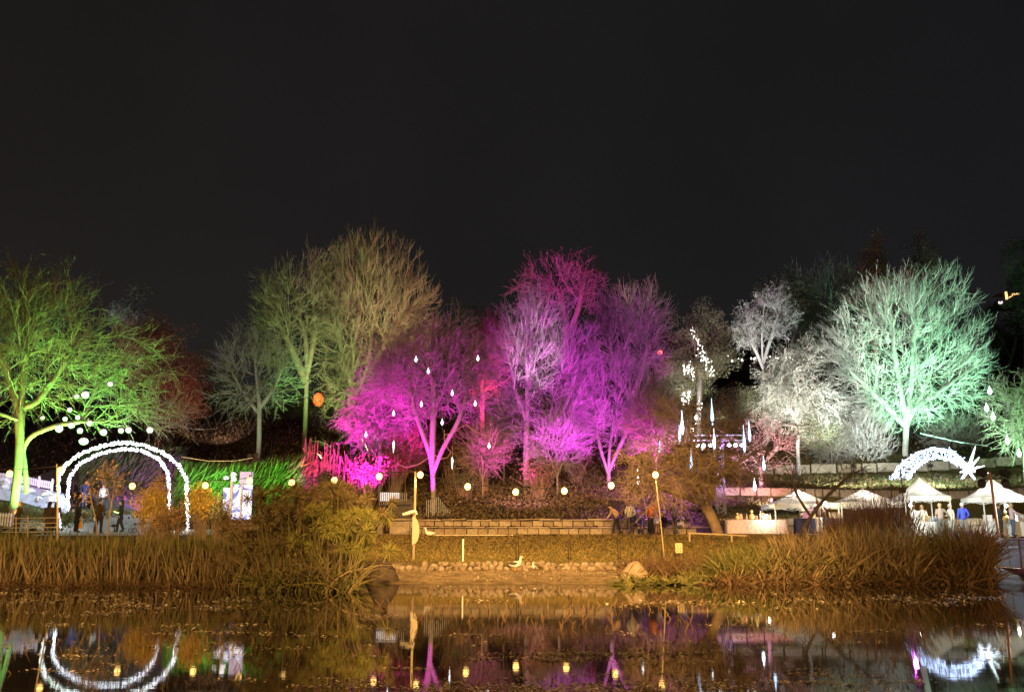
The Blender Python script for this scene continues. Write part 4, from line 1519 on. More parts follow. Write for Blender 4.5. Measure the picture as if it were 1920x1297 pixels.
drop_m = lathe_mesh('drop', [(.005, -.17), (.07, -.12), (.105, -.03), (.08, .07), (.035, .15), (.012, .24)], M_DROP)
long_m = lathe_mesh('drop', [(.005, -.55), (.03, -.4), (.06, -.1), (.075, .05), (.05, .16), (.012, .26)], M_DROP)
drops = [(686, 815, 0), (738, 775, 0), (738, 833, 1), (780, 674, 0), (790, 758, 0), (803, 696, 0), (829, 792, 0), (848, 737, 0), (848, 864, 1), (891, 757, 0), (896, 672, 0), (917, 836, 0)]
dl = {0: 'small drop light low at the left of the hot magenta tree', 8: 'long drop light hanging lowest, right of the forked trunk', 11: 'drop light at the end of the sagging cable, furthest right in the magenta tree', 3: 'upper drop light in the left top of the magenta crown', 10: 'drop light beside the white leaves at the right top of the magenta crown'}
for i, (px, py, k) in enumerate(drops):
    Y = 51.4 + .3 * (i % 3)
    p = pt(px, py, Y)
    root = thing('drop_light', p, dl.get(i, 'white drop light in the magenta trees, %s from the left' % NTH[i]), 'hanging light', 'white drop lights in the magenta trees')
    link('drop', long_m if k else drop_m, root).scale = (.72, .72, .85)
    MB().tube([(0, 0, .22), (.01, 0, .4), (0, 0, .85)], [.02, .012, .012], 5).build('cord', mat('tan_cord', (.3, .2, .12), .8), root)
for lab, ps in (('cable looping from the forked trunk over to the hanging drop light', [(832, 815), (850, 812), (864, 800), (875, 796), (890, 808), (905, 815), (920, 815), (918, 828)]),
                ('cable drooping from the forked trunk to the long drop light', [(815, 852), (825, 860), (838, 858), (846, 848), (838, 838), (833, 825), (833, 805)]),
                ('cable swagged left of the forked trunk under the magenta crown', [(745, 870), (762, 876), (785, 870), (806, 856)])):
    W = np.array([pt(a, b, 51.3) for a, b in ps])
    tag(MB().tube(polyline(W - W[0], 30), .02, 5).build('cable', MATS['tan_cord'], None, tuple(W[0])), lab, 'cable')

# meteor tubes by the stage tower
M_MET = mat('meteor_light', (.6, .8, 1), .4, emit=(.42, .66, 1), estr=3.2)
M_METW = mat('meteor_core', (.8, .9, 1), .4, emit=(.85, .92, 1), estr=5)
mets = [(1196, 892, 30), (1237, 838, 26), (1274, 812, 32), (1279, 792, 46), (1296, 862, 46), (1335, 772, 52), (1339, 822, 40), (1395, 822, 52), (1405, 808, 40), (1415, 908, 24), (1432, 868, 28)]
for i, (px, py, hpx) in enumerate(mets):
    Y = 46.6 + .3 * (i % 3)
    p = pt(px, py, Y)
    hh = hpx * mpp(Y) / 2
    root = thing('meteor_light', p, 'blue white icicle shaped hanging light near the stage tower, %s from the left' % NTH[i], 'hanging light', 'blue white icicle lights near the stage tower')
    link('tube', lathe_mesh('tube', [(.005, -hh), (.06, -hh * .8), (.085, -hh * .45), (.05, .1 * hh), (.02, .55 * hh), (.008, hh)], M_MET if i % 3 else M_METW), root)
    MB().tube([(0, 0, hh * .98), (0, 0, hh + .5)], .008, 4).build('cord', M_CABLE, root)
for i, (px, py) in enumerate(((1850, 765), (1862, 781), (1856, 733), (1889, 826), (1911, 850))):
    p = pt(px, py, 63.5)
    root = thing('drop_light', p, 'white drop light in the green tree at the right edge, %s from the top left' % NTH[i], 'hanging light', 'white drop lights at the right edge')
    o = link('drop', drop_m, root)
    o.scale = (1.5, 1.5, 1.5)
    MB().tube([(0, 0, .3), (0, 0, .9)], .015, 4).build('cord', M_WIRE, root)

# ------------------------------------------------------------------ comet
YC = 70.0
cc = pt(1815, 881, YC)
comet = thing('comet_light', cc, 'giant shooting star sculpture of blue white lights on the terrace bank', 'light sculpture')
outer = np.array([pt(a, b, YC) for a, b in ((1664, 912), (1676, 888), (1695, 864), (1722, 847), (1752, 839), (1782, 844), (1802, 860), (1815, 880))])
inner = np.array([pt(a, b, YC) for a, b in ((1700, 910), (1706, 893), (1718, 876), (1737, 863), (1760, 857), (1782, 861), (1798, 870), (1813, 882))])
o_, i_ = polyline(outer, 60), polyline(inner, 60)
fr = MB().tube(o_ - cc, .05, 5).tube(i_ - cc, .05, 5)
for k in range(0, 58, 3):
    fr.tube([o_[k] - cc, i_[k] - cc], .02, 4)
fr.build('tail_frame', M_WIRE, comet)
k = rl.integers(0, 59, 1100)
f = rl.beta(.8, .8, (1100, 1))
f[:560] = rl.choice([0.02, .97], (560, 1)) + rl.normal(0, .03, (560, 1))
C = o_[k] * f + i_[k] * (1 - f)
C = C + rl.normal(0, .05, C.shape) + np.array((0, 1, 0)) * rl.normal(0, .22, (1100, 1))
leds('fairy_lights', C - cc, .036, M_LEDB, rl, comet)
for px, py in ((1829, 836), (1836, 857), (1846, 873), (1857, 887), (1836, 910), (1795, 910), (1797, 868), (1800, 885)):
    e = pt(px, py, YC) - cc
    L = np.linalg.norm(e)
    ray = MB().tube(polyline([(0, 0, 0), e * .45, e], 6), np.array([.12, .12, .11, .09, .06, .02]) * min(1, .45 + L / 3), 6).build('ray', mat('star_ray', (.8, .85, 1), .4, emit=(.80, .88, 1), estr=1.7), comet)
    led_cluster('fairy_lights', np.array([cc, cc + e]), 46, np.array([.13, .11, .03]), .022, M_LED, rl, ray, cc)
for px, py in ((1700, 880), (1750, 850), (1815, 890), (1690, 905)):
    point(pt(px, py, YC - 1.2), (.62, .74, 1), 170, .4)

# ------------------------------------------------------------------ stage tower with lamps
YT = 54
tb = pt(1354, 1000, YT)
z0 = g1(tb[0], YT)
tower = thing('stage_tower', (tb[0], YT, z0), 'square truss tower lit violet with a bar of stage lamps on top', 'truss tower')
H = zat(822, YT) - z0
M_ALU = mat('aluminium', (.6, .6, .62), .35, metal=.6)
tm = MB()
for sx_ in (-.22, .22):
    for sy_ in (-.22, .22):
        tm.tube([(sx_, sy_, 0), (sx_, sy_, H)], .03, 6)
br = MB()
zz = 0
while zz < H - .4:
    for sy_ in (-.22, .22):
        br.tube([(-.22, sy_, zz), (.22, sy_, zz + .22)], .016, 4).tube([(.22, sy_, zz + .22), (-.22, sy_, zz + .44)], .016, 4)
    for sx_ in (-.22, .22):
        br.tube([(sx_, -.22, zz), (sx_, .22, zz + .22)], .016, 4).tube([(sx_, .22, zz + .22), (sx_, -.22, zz + .44)], .016, 4)
    zz += .44
tm.build('chord', M_ALU, tower)
br.build('lacing', M_ALU, tower)
x0, x1 = xat(1298, YT, z0 + H) - tb[0], xat(1392, YT, z0 + H) - tb[0]
bar = MB()
for dz in (0, .3):
    for dy in (-.15, .15):
        bar.tube([(x0, dy, H + dz - .1), (x1, dy, H + dz - .1)], .03, 6)
bar.build('cross_bar', M_ALU, tower)
M_STG = mat('stage_lamp', (.9, .93, 1), .3, emit=(.9, .95, 1), estr=14)
M_STGV = mat('stage_lamp_violet', (.5, .2, 1), .3, emit=(.35, .12, 1), estr=4)
for i, q in enumerate(np.linspace(x0 + .2, x1 - .15, 8)):
    lamp = MB().box((q, -.25, H - .4), (.22, .26, .24), 0, .03).build('stage_lamp', M_BLACK, tower)
    MB().ball((q, -.4, H - .42), (.11, .05, .1), 8, 5).build('lens', M_STG if i in (0, 1, 2, 6, 7, 5) else M_STGV, lamp)
# lamps of the tower
for q, c_ in ((x0, (.9, .95, 1)), (x1, (.9, .95, 1)), ((x0 + x1) / 2, (.45, .2, 1))):
    point((tb[0] + q, YT - .9, z0 + H - .5), c_, 150, .12)
spot((tb[0] - .3, YT - 2.0, z0 + .4), (tb[0], YT, z0 + H * .6), (.62, .35, 1), 2600, 60, .6, .1)
spot((tb[0] - 2, YT - 1.2, z0 + H - .3), (tb[0] - 4.2, 53, 2.3), (.75, .2, 1), 4500, 85, .8, .1)
spot((tb[0] - 2, YT - .6, z0 + H - .3), (tb[0] - 2.2, 61, 4.2), (.85, .25, 1), 7500, 100, .8, .1)

# ------------------------------------------------------------------ market tents
M_CANVAS = mat('tent_canvas', (.52, .54, .49), .8, (.64, .65, .60), 1.2, .5, 3)
M_TENTLEG = mat('tent_leg', (.6, .6, .58), .4)


_nt = M_CANVAS.node_tree
_tr = _nt.nodes.new('ShaderNodeBsdfTranslucent')
_tr.inputs[0].default_value = (.72, .70, .64, 1)
_mx = _nt.nodes.new('ShaderNodeMixShader')
_mx.inputs[0].default_value = .4
_out = _nt.nodes['Material Output']
_nt.links.new(_nt.nodes['Principled BSDF'].outputs[0], _mx.inputs[1])
_nt.links.new(_tr.outputs[0], _mx.inputs[2])
_nt.links.new(_mx.outputs[0], _out.inputs[0])


def tent(label, pxl, pxr, eave, peak, Y, dep, legs_to=None, scal=9):
    zl_ = zat(eave, Y)
    xl, xr = xat(pxl, Y, zl_), xat(pxr, Y, zl_)
    w = xr - xl
    xc = (xl + xr) / 2
    z0 = g1(xc, Y) + .03
    hE = zl_ - z0
    hP = zat(peak, Y + dep / 2) - z0
    root = thing('market_tent', (xc, Y + dep / 2, z0), label, 'tent', 'white pop up market tents')
    ts = np.linspace(0, 1, 8)
    per = []
    nside = 8
    for s in range(4):
        for i in range(nside):
            t = -1 + 2 * i / nside
            per.append([(t, -1), (1, t), (-t, 1), (-1, -t)][s])
    per = np.array(per)
    V = []
    for t in ts:
        k = 1 - t
        z = hE + (hP - hE) * (t ** 1.45) + .0 * k
        sag = .06 * (hP - hE) * (1 - np.abs(per).min(1)) * k * t * 4
        V.append(np.stack([per[:, 0] * w / 2 * k, per[:, 1] * dep / 2 * k, z - sag * .6], 1))
    m = len(per)
    V = np.concatenate(V)
    F = np.array([(j * m + i, j * m + (i + 1) % m, (j + 1) * m + (i + 1) % m, (j + 1) * m + i) for j in range(len(ts) - 1) for i in range(m)])
    link('roof', np_mesh('roof', V, F, M_CANVAS, True), root)
    # valance with scallops
    n = scal * 4
    VV, FF = [], []
    for s in range(4):
        tt = np.linspace(-1, 1, n + 1)
        q = {0: np.stack([tt, -np.ones(n + 1)], 1), 1: np.stack([np.ones(n + 1), tt], 1), 2: np.stack([-tt, np.ones(n + 1)], 1), 3: np.stack([-np.ones(n + 1), -tt], 1)}[s]
        top = np.column_stack([q[:, 0] * w / 2 * 1.004, q[:, 1] * dep / 2 * 1.004, np.full(n + 1, hE + .005)])
        bot = top.copy()
        bot[:, 2] -= .2 + .07 * np.abs(np.sin(np.arange(n + 1) * PI / 4))
        b0 = len(VV) and sum(len(v) for v in VV)
        VV += [top, bot]
        FF.append(np.array([(b0 + i, b0 + i + 1, b0 + n + 2 + i, b0 + n + 1 + i) for i in range(n)]))
    link('valance', np_mesh('valance', np.concatenate(VV), np.concatenate(FF), M_CANVAS), root)
    for sx_ in (-1, 1):
        for sy_ in (-1, 1):
            MB().box((sx_ * (w / 2 - .05), sy_ * (dep / 2 - .05), hE / 2), (.055, .055, hE)).build('leg', M_TENTLEG, root)
    fr = MB()
    for sy_ in (-1, 1):
        for a, b in ((-1, 0), (0, 1)):
            fr.tube([(a * (w / 2 - .05), sy_ * (dep / 2 - .06), hE - .32), (b * (w / 2 - .05), sy_ * (dep / 2 - .06), hE - .06)], .015, 4)
            fr.tube([(a * (w / 2 - .05), sy_ * (dep / 2 - .06), hE - .06), (b * (w / 2 - .05), sy_ * (dep / 2 - .06), hE - .32)], .015, 4)
    fr.build('scissor_frame', M_TENTLEG, root)
    return root, xc, z0, w, hE


def table(label, xc, Y, w, d, h, cloth, z0=None):
    z0 = g1(xc, Y) + .02 if z0 is None else z0
    root = thing('market_table', (xc, Y, z0), label, 'table', 'cloth covered market tables')
    MB().box((0, 0, h), (w, d, .04), 0, .01).build('tabletop', cloth, root)
    n = 60
    a = np.linspace(0, 1, n)
    per = []
    for t in a:
        q = t * 4
        s, u = int(min(q, 3.999)), q % 1
        per.append([(-1 + 2 * u, -1), (1, -1 + 2 * u), (1 - 2 * u, 1), (-1, 1 - 2 * u)][s])
    per = np.array(per)
    fold = np.sin(a * 150) * .025
    top = np.column_stack([per[:, 0] * (w / 2 + .004), per[:, 1] * (d / 2 + .004), np.full(n, h + .022)])
    bot = np.column_stack([per[:, 0] * (w / 2 + .03 + fold), per[:, 1] * (d / 2 + .03 + fold), np.full(n, .02)])
    F = np.array([(i, n + i, n + (i + 1) % n, (i + 1) % n) for i in range(n)])
    link('tablecloth', np_mesh('tablecloth', np.concatenate([top, bot]), F, cloth, True), root)
    for sx_ in (-1, 1):
        for sy_ in (-1, 1):
            MB().box((sx_ * (w / 2 - .06), sy_ * (d / 2 - .06), h / 2), (.04, .04, h - .03)).build('leg', M_BLACK, root)
    return z0 + h + .02


def goods(label, x, Y, z, kind, m, s=1):
    cat = {'box': 'box', 'bottle': 'bottle', 'jar': 'jar', 'basket': 'basket', 'ornament': 'ornament'}[kind]
    if kind == 'box':
        o = MB().box((0, 0, .09 * s), (.2 * s, .15 * s, .18 * s), 0, .012)
        o.box((0, 0, .187 * s), (.21 * s, .16 * s, .016 * s))
        ob = o.build('box', m, None, (x, Y, z), RNG.uniform(-.4, .4))
    elif kind == 'bottle':
        ob = link('bottle', lathe_mesh('bottle', [(.005, 0), (.04 * s, 0), (.042 * s, .16 * s), (.015 * s, .22 * s), (.015 * s, .29 * s), (.002, .29 * s)], m), None, (x, Y, z))
    elif kind == 'jar':
        ob = link('jar', lathe_mesh('jar', [(.005, 0), (.07 * s, 0), (.08 * s, .1 * s), (.06 * s, .16 * s), (.066 * s, .165 * s), (.066 * s, .19 * s), (.002, .192 * s)], m), None, (x, Y, z))
    elif kind == 'basket':
        ob = link('basket', lathe_mesh('basket', [(.005, 0), (.1 * s, 0), (.14 * s, .12 * s), (.13 * s, .12 * s), (.09 * s, .03 * s), (.002, .03 * s)], m, 12), None, (x, Y, z))
    else:
        b = MB().ball((0, 0, .1 * s), (.09 * s, .09 * s, .1 * s), 8, 6).tube([(0, 0, .2 * s), (0, 0, .24 * s)], .02 * s, 6).ball((0, 0, .27 * s), (.05 * s, .05 * s, .05 * s), 6, 5)
        ob = b.build('ornament', m, None, (x, Y, z), 0, True)
    return tag(ob, label, cat)


M_CL_W = mat('cloth_white', (.62, .62, .60), .9, (.7, .7, .68), 6)
M_CL_GR = mat('cloth_greywhite', (.5, .52, .52), .9, (.58, .6, .6), 6)
M_CL_V = mat('cloth_pattern', (.42, .30, .42), .9, (.62, .55, .6), 9)
M_CL_B = mat('cloth_dark_blue', (.03, .035, .09), .9, (.05, .05, .13), 6)
tentA, xA, zA, wA, hA = tent('white market tent with blond and white haired shoppers left of the blue jacket', 1706, 1783, 929, 894, 50.5, 2.4)
tentB, xB, zB, wB, hB = tent('white market tent cut by the right edge behind the lamp pole', 1842, 1928, 931, 896, 50.5, 2.5)
tentC, xC, zC, wC, hC = tent('low pink lit canopy behind the leaning sapling', 1452, 1574, 943, 917, 50.5, 2.8)
tentD, xD, zD, wD, hD = tent('low canopy half hidden by the tall reed stalks', 1576, 1700, 941, 916, 50.5, 2.8)
tz = table('white cloth table of the tent with the blond shoppers', xat(1738, 51, 2), 51.3, 1.75, .6, .78, M_CL_W)
for i, (px, k, c_, lab) in enumerate(((1716, 'box', (.6, .6, .58), 'large white box on the table in the left of the white tent'), (1728, 'box', (.55, .5, .4), 'cream box beside the large white box in the white tent'), (1738, 'bottle', (.35, .25, .1), 'amber bottle in the middle of the white tent table'), (1744, 'jar', (.5, .4, .2), 'tan jar right of the amber bottle in the white tent'), (1750, 'basket', (.3, .35, .5), 'bluish basket on the right half of the white tent table'), (1757, 'jar', (.6, .6, .62), 'white jar at the right end of the white tent table'))):
    goods(lab, xat(px, 51.2, 2.6), 51.2 + .1 * (i % 2), tz, k, mat('good_%d' % i, c_, .5), 1.7 if k == 'box' else 1.5)
tz = table('white cloth table in front of the two shoppers at the right edge', xat(1893, 51, 2), 51.3, 2.1, .6, .78, M_CL_GR)
for i, (px, k, c_, lab) in enumerate(((1852, 'box', (.62, .62, .6), 'white box at the left end of the right edge table'), (1886, 'ornament', (.7, .6, .2), 'gold ornament on the table between the two shoppers'), (1912, 'box', (.5, .55, .6), 'pale box by the outstretched arms at the right edge'))):
    goods(lab, xat(px, 51.2, 2.6), 51.2, tz, k, mat('goodb_%d' % i, c_, .5), 1.8)
tz = table('long table with lilac patterned cloth and lit ornaments beside the stage tower', xat(1418, 51.4, 2), 51.4, 3.2, .7, .72, M_CL_V)
for i, px in enumerate((1382, 1388, 1401, 1409, 1418, 1427, 1431, 1437, 1445)):
    k = ('ornament', 'jar', 'bottle')[i % 3]
    goods('%s from the left of the warm lit trinkets on the lilac cloth table' % NTH[i], xat(px, 51.4, 2.6), 51.3 + .08 * (i % 3), tz, k, mat('trinket_%d' % (i % 3), ((.7, .6, .3), (.6, .35, .3), (.7, .68, .6))[i % 3], .4), 1.2 + .5 * (i % 2))
tz = table('dark cloth table with folded goods under the low pink lit canopy', xat(1545, 51.4, 2), 51.4, 3.0, .7, .8, M_CL_B)
for i, (px, c_, lab) in enumerate(((1512, (.55, .3, .55), 'lilac bundle box on the dark cloth table'), (1524, (.6, .5, .3), 'tan box left of the shopper in white trousers'), (1562, (.6, .55, .4), 'cream box right of the shopper in white trousers'), (1574, (.65, .5, .3), 'ochre box at the right end of the dark cloth table'))):
    goods(lab, xat(px, 51.4, 2.6), 51.4, tz, 'box', mat('goodc_%d' % i, c_, .7), 1.7)
rk = thing('display_rack', (xat(1520, 52.2, 2.6), 52.3, g1(16, 52.3)), 'lit shelf rack with folded goods under the low canopy', 'rack')
for i in range(4):
    MB().box((0, 0, .75 + .24 * i), (1.0, .35, .03)).build('shelf', M_WOODPOLE, rk)
    for j in range(4):
        MB().box((-.36 + .24 * j, 0, .83 + .24 * i), (.2, .26, .12), 0, .02).build('folded_goods', mat('goodc_%d' % ((i + j) % 4), (.5, .4, .3), .8), rk)
for sx_ in (-.48, .48):
    MB().box((sx_, .18, .8), (.04, .04, 1.6)).build('upright', M_WOODPOLE, rk)
# work lamps inside the tents
M_WLAMP = mat('work_lamp_glass', (1, 1, .95), .3, emit=(1, .98, .9), estr=40)
for lab, px, py, Y, c_, pw in (('glaring work lamp at the left leg of the white tent', 1707, 947, 49.9, (1, .98, .9), 190), ('work lamp between the shoppers at the right edge tent', 1887, 948, 51.3, (1, 1, .95), 190), ('warm lamp under the front edge of the low pink lit canopy', 1547, 943, 50.0, (1, .86, .55), 200), ('lamp at the lilac cloth trinket table', 1432, 968, 50.9, (1, .85, .5), 90)):
    p = pt(px, py, Y)
    root = thing('work_lamp', p, lab, 'lamp')
    MB().ball((0, 0, 0), (.07, .07, .08), 8, 6).build('bulb', M_WLAMP, root)
    MB().tube([(0, 0, .07), (0, 0, .16)], .03, 6).build('socket', M_BLACK, root)
    point(p + np.array((0.12, -.22, .02)), c_, pw, .08)
point((xA, 51.5, zA + 2.0), (1, .98, .9), 90, .1)
point((xB, 51.5, zB + 2.0), (1, .98, .85), 90, .1)
point((xC, 51.6, zC + 1.75), (1, .86, .80), 120, .1)
point((xD, 51.6, zD + 1.75), (1, .86, .74), 120, .1)
spot((xA - 1, 44.5, 5.5), (xA + 2, 50.5, 3.4), (.85, 1, .93), 3000, 80, .8, .2)  # added lamp in front of the tents to brighten the canvas, no fitting built

# ------------------------------------------------------------------ lamp pole with four stage lamps, right
YL = 39.5
b, t = pt(1874, 1012, YL), pt(1856, 885, YL)
lp = thing('lamp_pole', b, 'leaning red brown pole with a cross arm of four black stage lamps', 'lamp pole')
MB().tube(polyline([(0, 0, -.3), (t - b)], 6), np.linspace(.06, .05, 6), 10).build('pole', mat('pole_redbrown', (.24, .12, .08), .7, (.34, .2, .14), 5, .3, 20), lp, None, 0, True)
a1, a2 = pt(1836, 898, YL) - b, pt(1890, 897, YL) - b
MB().tube([a1, a2], .025, 6).build('cross_arm', M_BLACK, lp)
for px, py, ry_ in ((1838, 885, .4), (1841, 905, -.5), (1882, 886, .5), (1885, 905, -.3)):
    q = pt(px, py, YL - .1) - b
    R = Matrix.Rotation(.5, 3, 'X') @ Matrix.Rotation(ry_, 3, 'Z')
    lm = MB()
    P = np.array([(0, -.22, 0), (0, -.12, 0), (0, .05, 0), (0, .16, 0), (0, .2, 0)]) @ np.array(R).T
    lm.tube(P + q, [.16, .17, .15, .11, .05], 10)
    ob = lm.build('stage_lamp', M_BLACK, lp)
    MB().tube([q + np.array((-.16, 0, 0)), q + np.array((-.17, 0, .12 if py > 897 else -.12)), q + np.array((.17, 0, .12 if py > 897 else -.12)), q + np.array((.16, 0, 0))], .014, 4).build('yoke', M_BLACK, ob)

spot(pt(1903, 918, YL), pt(1900, 1035, 36.6), (.72, .86, 1), 5500, 100, .6, .1)
# pier with white panels
pier = thing('pier', pt(1880, 1060, 38), 'low pier with white railing panels and brown beam at the right edge', 'pier')
po = pt(1880, 1060, 38)
def pq(px, py, Y):
    return pt(px, py, Y) - po
M_PANEL = mat('white_panel', (.55, .62, .68), .5, (.66, .70, .74), 2)
_nt = M_PANEL.node_tree
_tr = _nt.nodes.new('ShaderNodeBsdfTranslucent')
_tr.inputs[0].default_value = (.70, .78, .86, 1)
_mx = _nt.nodes.new('ShaderNodeMixShader')
_mx.inputs[0].default_value = .55
_nt.links.new(_nt.nodes['Principled BSDF'].outputs[0], _mx.inputs[1])
_nt.links.new(_tr.outputs[0], _mx.inputs[2])
_nt.links.new(_mx.outputs[0], _nt.nodes['Material Output'].inputs[0])
M_BEAM = mat('brown_beam', (.14, .07, .035), .8, (.24, .13, .07), 4, .4, 18)
sp = [(1868, 38.5), (1891, 37.2), (1913, 36.0), (1940, 34.8), (1975, 33.4)]
for (pa, Ya), (pb, Yb) in zip(sp[:-1], sp[1:]):
    xa_, xb_ = xat(pa, Ya, 1.2), xat(pb, Yb, 1.2)
    A, B = np.array((xa_, Ya, 0)), np.array((xb_, Yb, 0))
    dirv = unit(B - A)
    L = np.linalg.norm(B - A)
    ang_ = math.atan2(dirv[1], dirv[0])
    mid = (A + B) / 2 - po
    MB().box((mid[0], mid[1], .95 - po[2]), (L - .07, .04, 1.0), ang_, .01).build('panel', M_PANEL, pier)
    MB().box((A[0] - po[0], A[1] - po[1], .85 - po[2]), (.09, .09, 1.5), ang_, .01).build('post', M_BEAM if pa == 1913 else M_TENTLEG, pier)
    MB().box((mid[0], mid[1], 1.5 - po[2]), (L + .04, .1, .05), ang_, .01).build('rail', M_TENTLEG, pier)
    MB().box((mid[0], mid[1] + .1, .30 - po[2]), (L + .05, .3, .22), ang_, .02).build('beam', M_BEAM, pier)
MB().box((xat(1950, 39, .4) - po[0] + .6, 39.5 - po[1], .42 - po[2]), (4.2, 4.5, .08), -.9, .01).build('deck', M_BEAM, pier)

# ------------------------------------------------------------------ left: poster, fences, rails
YP = 46
pb = pt(446, 985, YP)
pz = g1(pb[0], YP)
def poster_mat():
    m = bpy.data.materials.new('poster_print')
    m.use_nodes = True
    nt = m.node_tree
    b = nt.nodes['Principled BSDF']
    t = nt.nodes.new('ShaderNodeTexCoord')
    n1 = nt.nodes.new('ShaderNodeTexNoise')
    n1.inputs['Scale'].default_value = 1.9
    n1.inputs['Detail'].default_value = 7
    n1.inputs['Distortion'].default_value = 1.2
    nt.links.new(t.outputs['Object'], n1.inputs['Vector'])
    r = nt.nodes.new('ShaderNodeValToRGB')
    e = r.color_ramp.elements
    e[0].position, e[0].color = .38, (.08, .12, .36, 1)
    e[1].position, e[1].color = .54, (.72, .80, 1, 1)
    k = e.new(.47)
    k.color = (.30, .38, .82, 1)
    nt.links.new(n1.outputs[0], r.inputs[0])
    nt.links.new(r.outputs[0], b.inputs['Base Color'])
    nt.links.new(r.outputs[0], b.inputs['Emission Color'])
    b.inputs['Emission Strength'].default_value = .95
    m.cycles.emission_sampling = 'NONE'
    return m


ps = thing('poster_stand', (pb[0], YP, pz), 'glowing white poster panels on a brick foot beside the path', 'poster')
PM = poster_mat()
def panel(px0, px1, py0, py1, Y, m, nm, parent, th=.06):
    A, B = pt(px0, py1, Y), pt(px1, py0, Y)
    c_ = (A + B) / 2 - np.array((pb[0], YP, pz))
    return MB().box(c_, (B[0] - A[0], th, B[2] - A[2]), 0, .008).build(nm, m, parent)
panel(434, 474, 908, 974, YP, PM, 'poster_panel', ps)
panel(416, 433, 914, 968, YP + .3, PM, 'side_panel', ps)
panel(449, 475, 884, 907, YP + .02, mat('poster_lilac', (.4, .38, .6), .6, emit=(.45, .42, .75), estr=.55), 'header_panel', ps)
panel(433.2, 433.9, 886, 975, YP - .1, M_TENTLEG, 'upright', ps)
panel(452, 453, 906, 976, YP - .08, M_TENTLEG, 'upright', ps)
for px, py in ((424, 896), (438, 889), (439, 898)):
    q = pt(px, py, YP - .2) - np.array((pb[0], YP, pz))
    MB().ball(q, (.13, .1, .10), 8, 6).build('lamp_head', mat('white_lamp_head', (.8, .82, .9), .4, emit=(.85, .88, 1), estr=1.5), ps)
bk = [np_mesh('brick', bevbox(np.array((.42, .3, .2)) / 2, .02)[0] + RNG.normal(0, .006, (24, 3)), bevbox(np.array((.42, .3, .2)) / 2, .02)[1], M_STONE[i]) for i in range(3)]
zt_ = zat(976, YP) - pz
for r_ in range(max(2, int(zt_ / .22))):
    for c_ in range(3):
        link('brick', bk[(r_ + c_) % 3], ps, ((c_ - 1) * .44 + (r_ % 2) * .12 + .25, 0, zt_ - .12 - .22 * r_))
point(pt(452, 930, YP - 1.4), (.8, .86, 1), 18, .2)

def rail_fence(name, label, cat, pts_, Y, rails, posts, m, r=.03, group=None):
    """rails: list of polylines in px; posts: list of (px, top py, bottom py)"""
    o0 = pt(*rails[0][0], Y)
    root = thing(name, o0, label, cat, group)
    for rl_ in rails:
        MB().tube([pt(a, b, Y) - o0 for a, b in rl_], r, 6).build('rail', m, root)
    for px, a, b in posts:
        MB().tube([pt(px, a, Y) - o0, pt(px, b, Y) - o0], r * 1.3, 6).build('post', m, root)
    return root


rail_fence('wooden_railing', 'brown wooden railing in front of the two long haired women', 'railing', None, 45.5,
           [[(-20, 972), (52, 971), (109, 970)], [(5, 981), (52, 981), (109, 980)], [(5, 989), (52, 989), (109, 988)], [(5, 997), (52, 997), (109, 996)]],
           [(30, 968, 1004), (52, 966, 1010), (109, 964, 1010)], M_WOODPOLE, .022)
pf = thing('picket_fence', pt(0, 985, 49.5), 'short white picket fence at the left edge below the green tree', 'fence')
pfo = pt(0, 985, 49.5)
M_WHITEP = mat('white_paint', (.7, .72, .7), .6)
for px in range(-30, 24, 5):
    MB().box((pt(px, 974, 49.5) - pfo), (.07, .03, .68), 0, .008).build('picket', M_WHITEP, pf)
for py in (966, 981):
    MB().tube([pt(-32, py, 49.55) - pfo, pt(24, py, 49.55) - pfo], .022, 4).build('rail', M_WHITEP, pf)
# white lit fence climbing beside the path
wf = thing('white_fence', pt(0, 895, 60), 'glaring white panel fence climbing behind the green trunks', 'fence')
wo = pt(0, 895, 60)
tops = [(-40, 880), (0, 886), (48, 893), (72, 898), (98, 903)]
for k in range(34):
    px = -40 + k * 4.1
    ty = np.interp(px, *zip(*tops))
    A, B = pt(px, ty, 60), pt(px, ty + 14, 60)
    MB().box((A + B) / 2 - wo, (.105, .03, A[2] - B[2]), 0, .008).build('slat', M_WHITEP, wf)
for dy in (3, 11):
    MB().tube([pt(a, b + dy, 60.05) - wo for a, b in tops], .03, 4).build('rail', M_WHITEP, wf)
for px in (-10, 22, 48, 73, 98):
    ty = np.interp(px, *zip(*tops))
    MB().box((pt(px, ty + 7, 60.1) - wo), (.12, .1, .85), 0, .01).build('post', M_WHITEP, wf)
rk_ = [np_mesh('rock', uvball(8, 6)[0] * np.array((.34, .26, .2)) * (1 + RNG.normal(0, .12, (42, 1))), uvball(8, 6)[1], mat('white_rock', (.5, .5, .48), .8, (.62, .62, .6), 6, .4)) for i in range(4)]
rr = thing('rock_border', pt(50, 930, 57), 'row of white rocks lit blue white along the stream below the white fence', 'rocks')
ro = pt(50, 930, 57)
for i in range(46):
    px = RNG.uniform(-20, 112)
    Y = RNG.uniform(54.8, 57.5)
    py = np.interp(px, [0, 45, 112], [912, 922, 942]) + RNG.normal(0, 4)
    p = pt(px, py, Y)
    o = link('rock', rk_[i % 4], rr, tuple(p - ro))
    o.rotation_euler = (0, 0, RNG.uniform(0, 6))
    o.scale = (RNG.uniform(.7, 1.4),) * 3
def sheet(name, pts_, m, th=.05):
    """sloping ground piece"""
    P = np.array(pts_)
    n = len(P)
    V = np.concatenate([P, P - np.array((0, 0, th))])
    sd = np.array([(i, i + n, (i + 1) % n + n, (i + 1) % n) for i in range(n)])
    return link(name, np_mesh(name, V, [sd, np.array([range(n), list(range(n, 2 * n))[::-1]])], m))
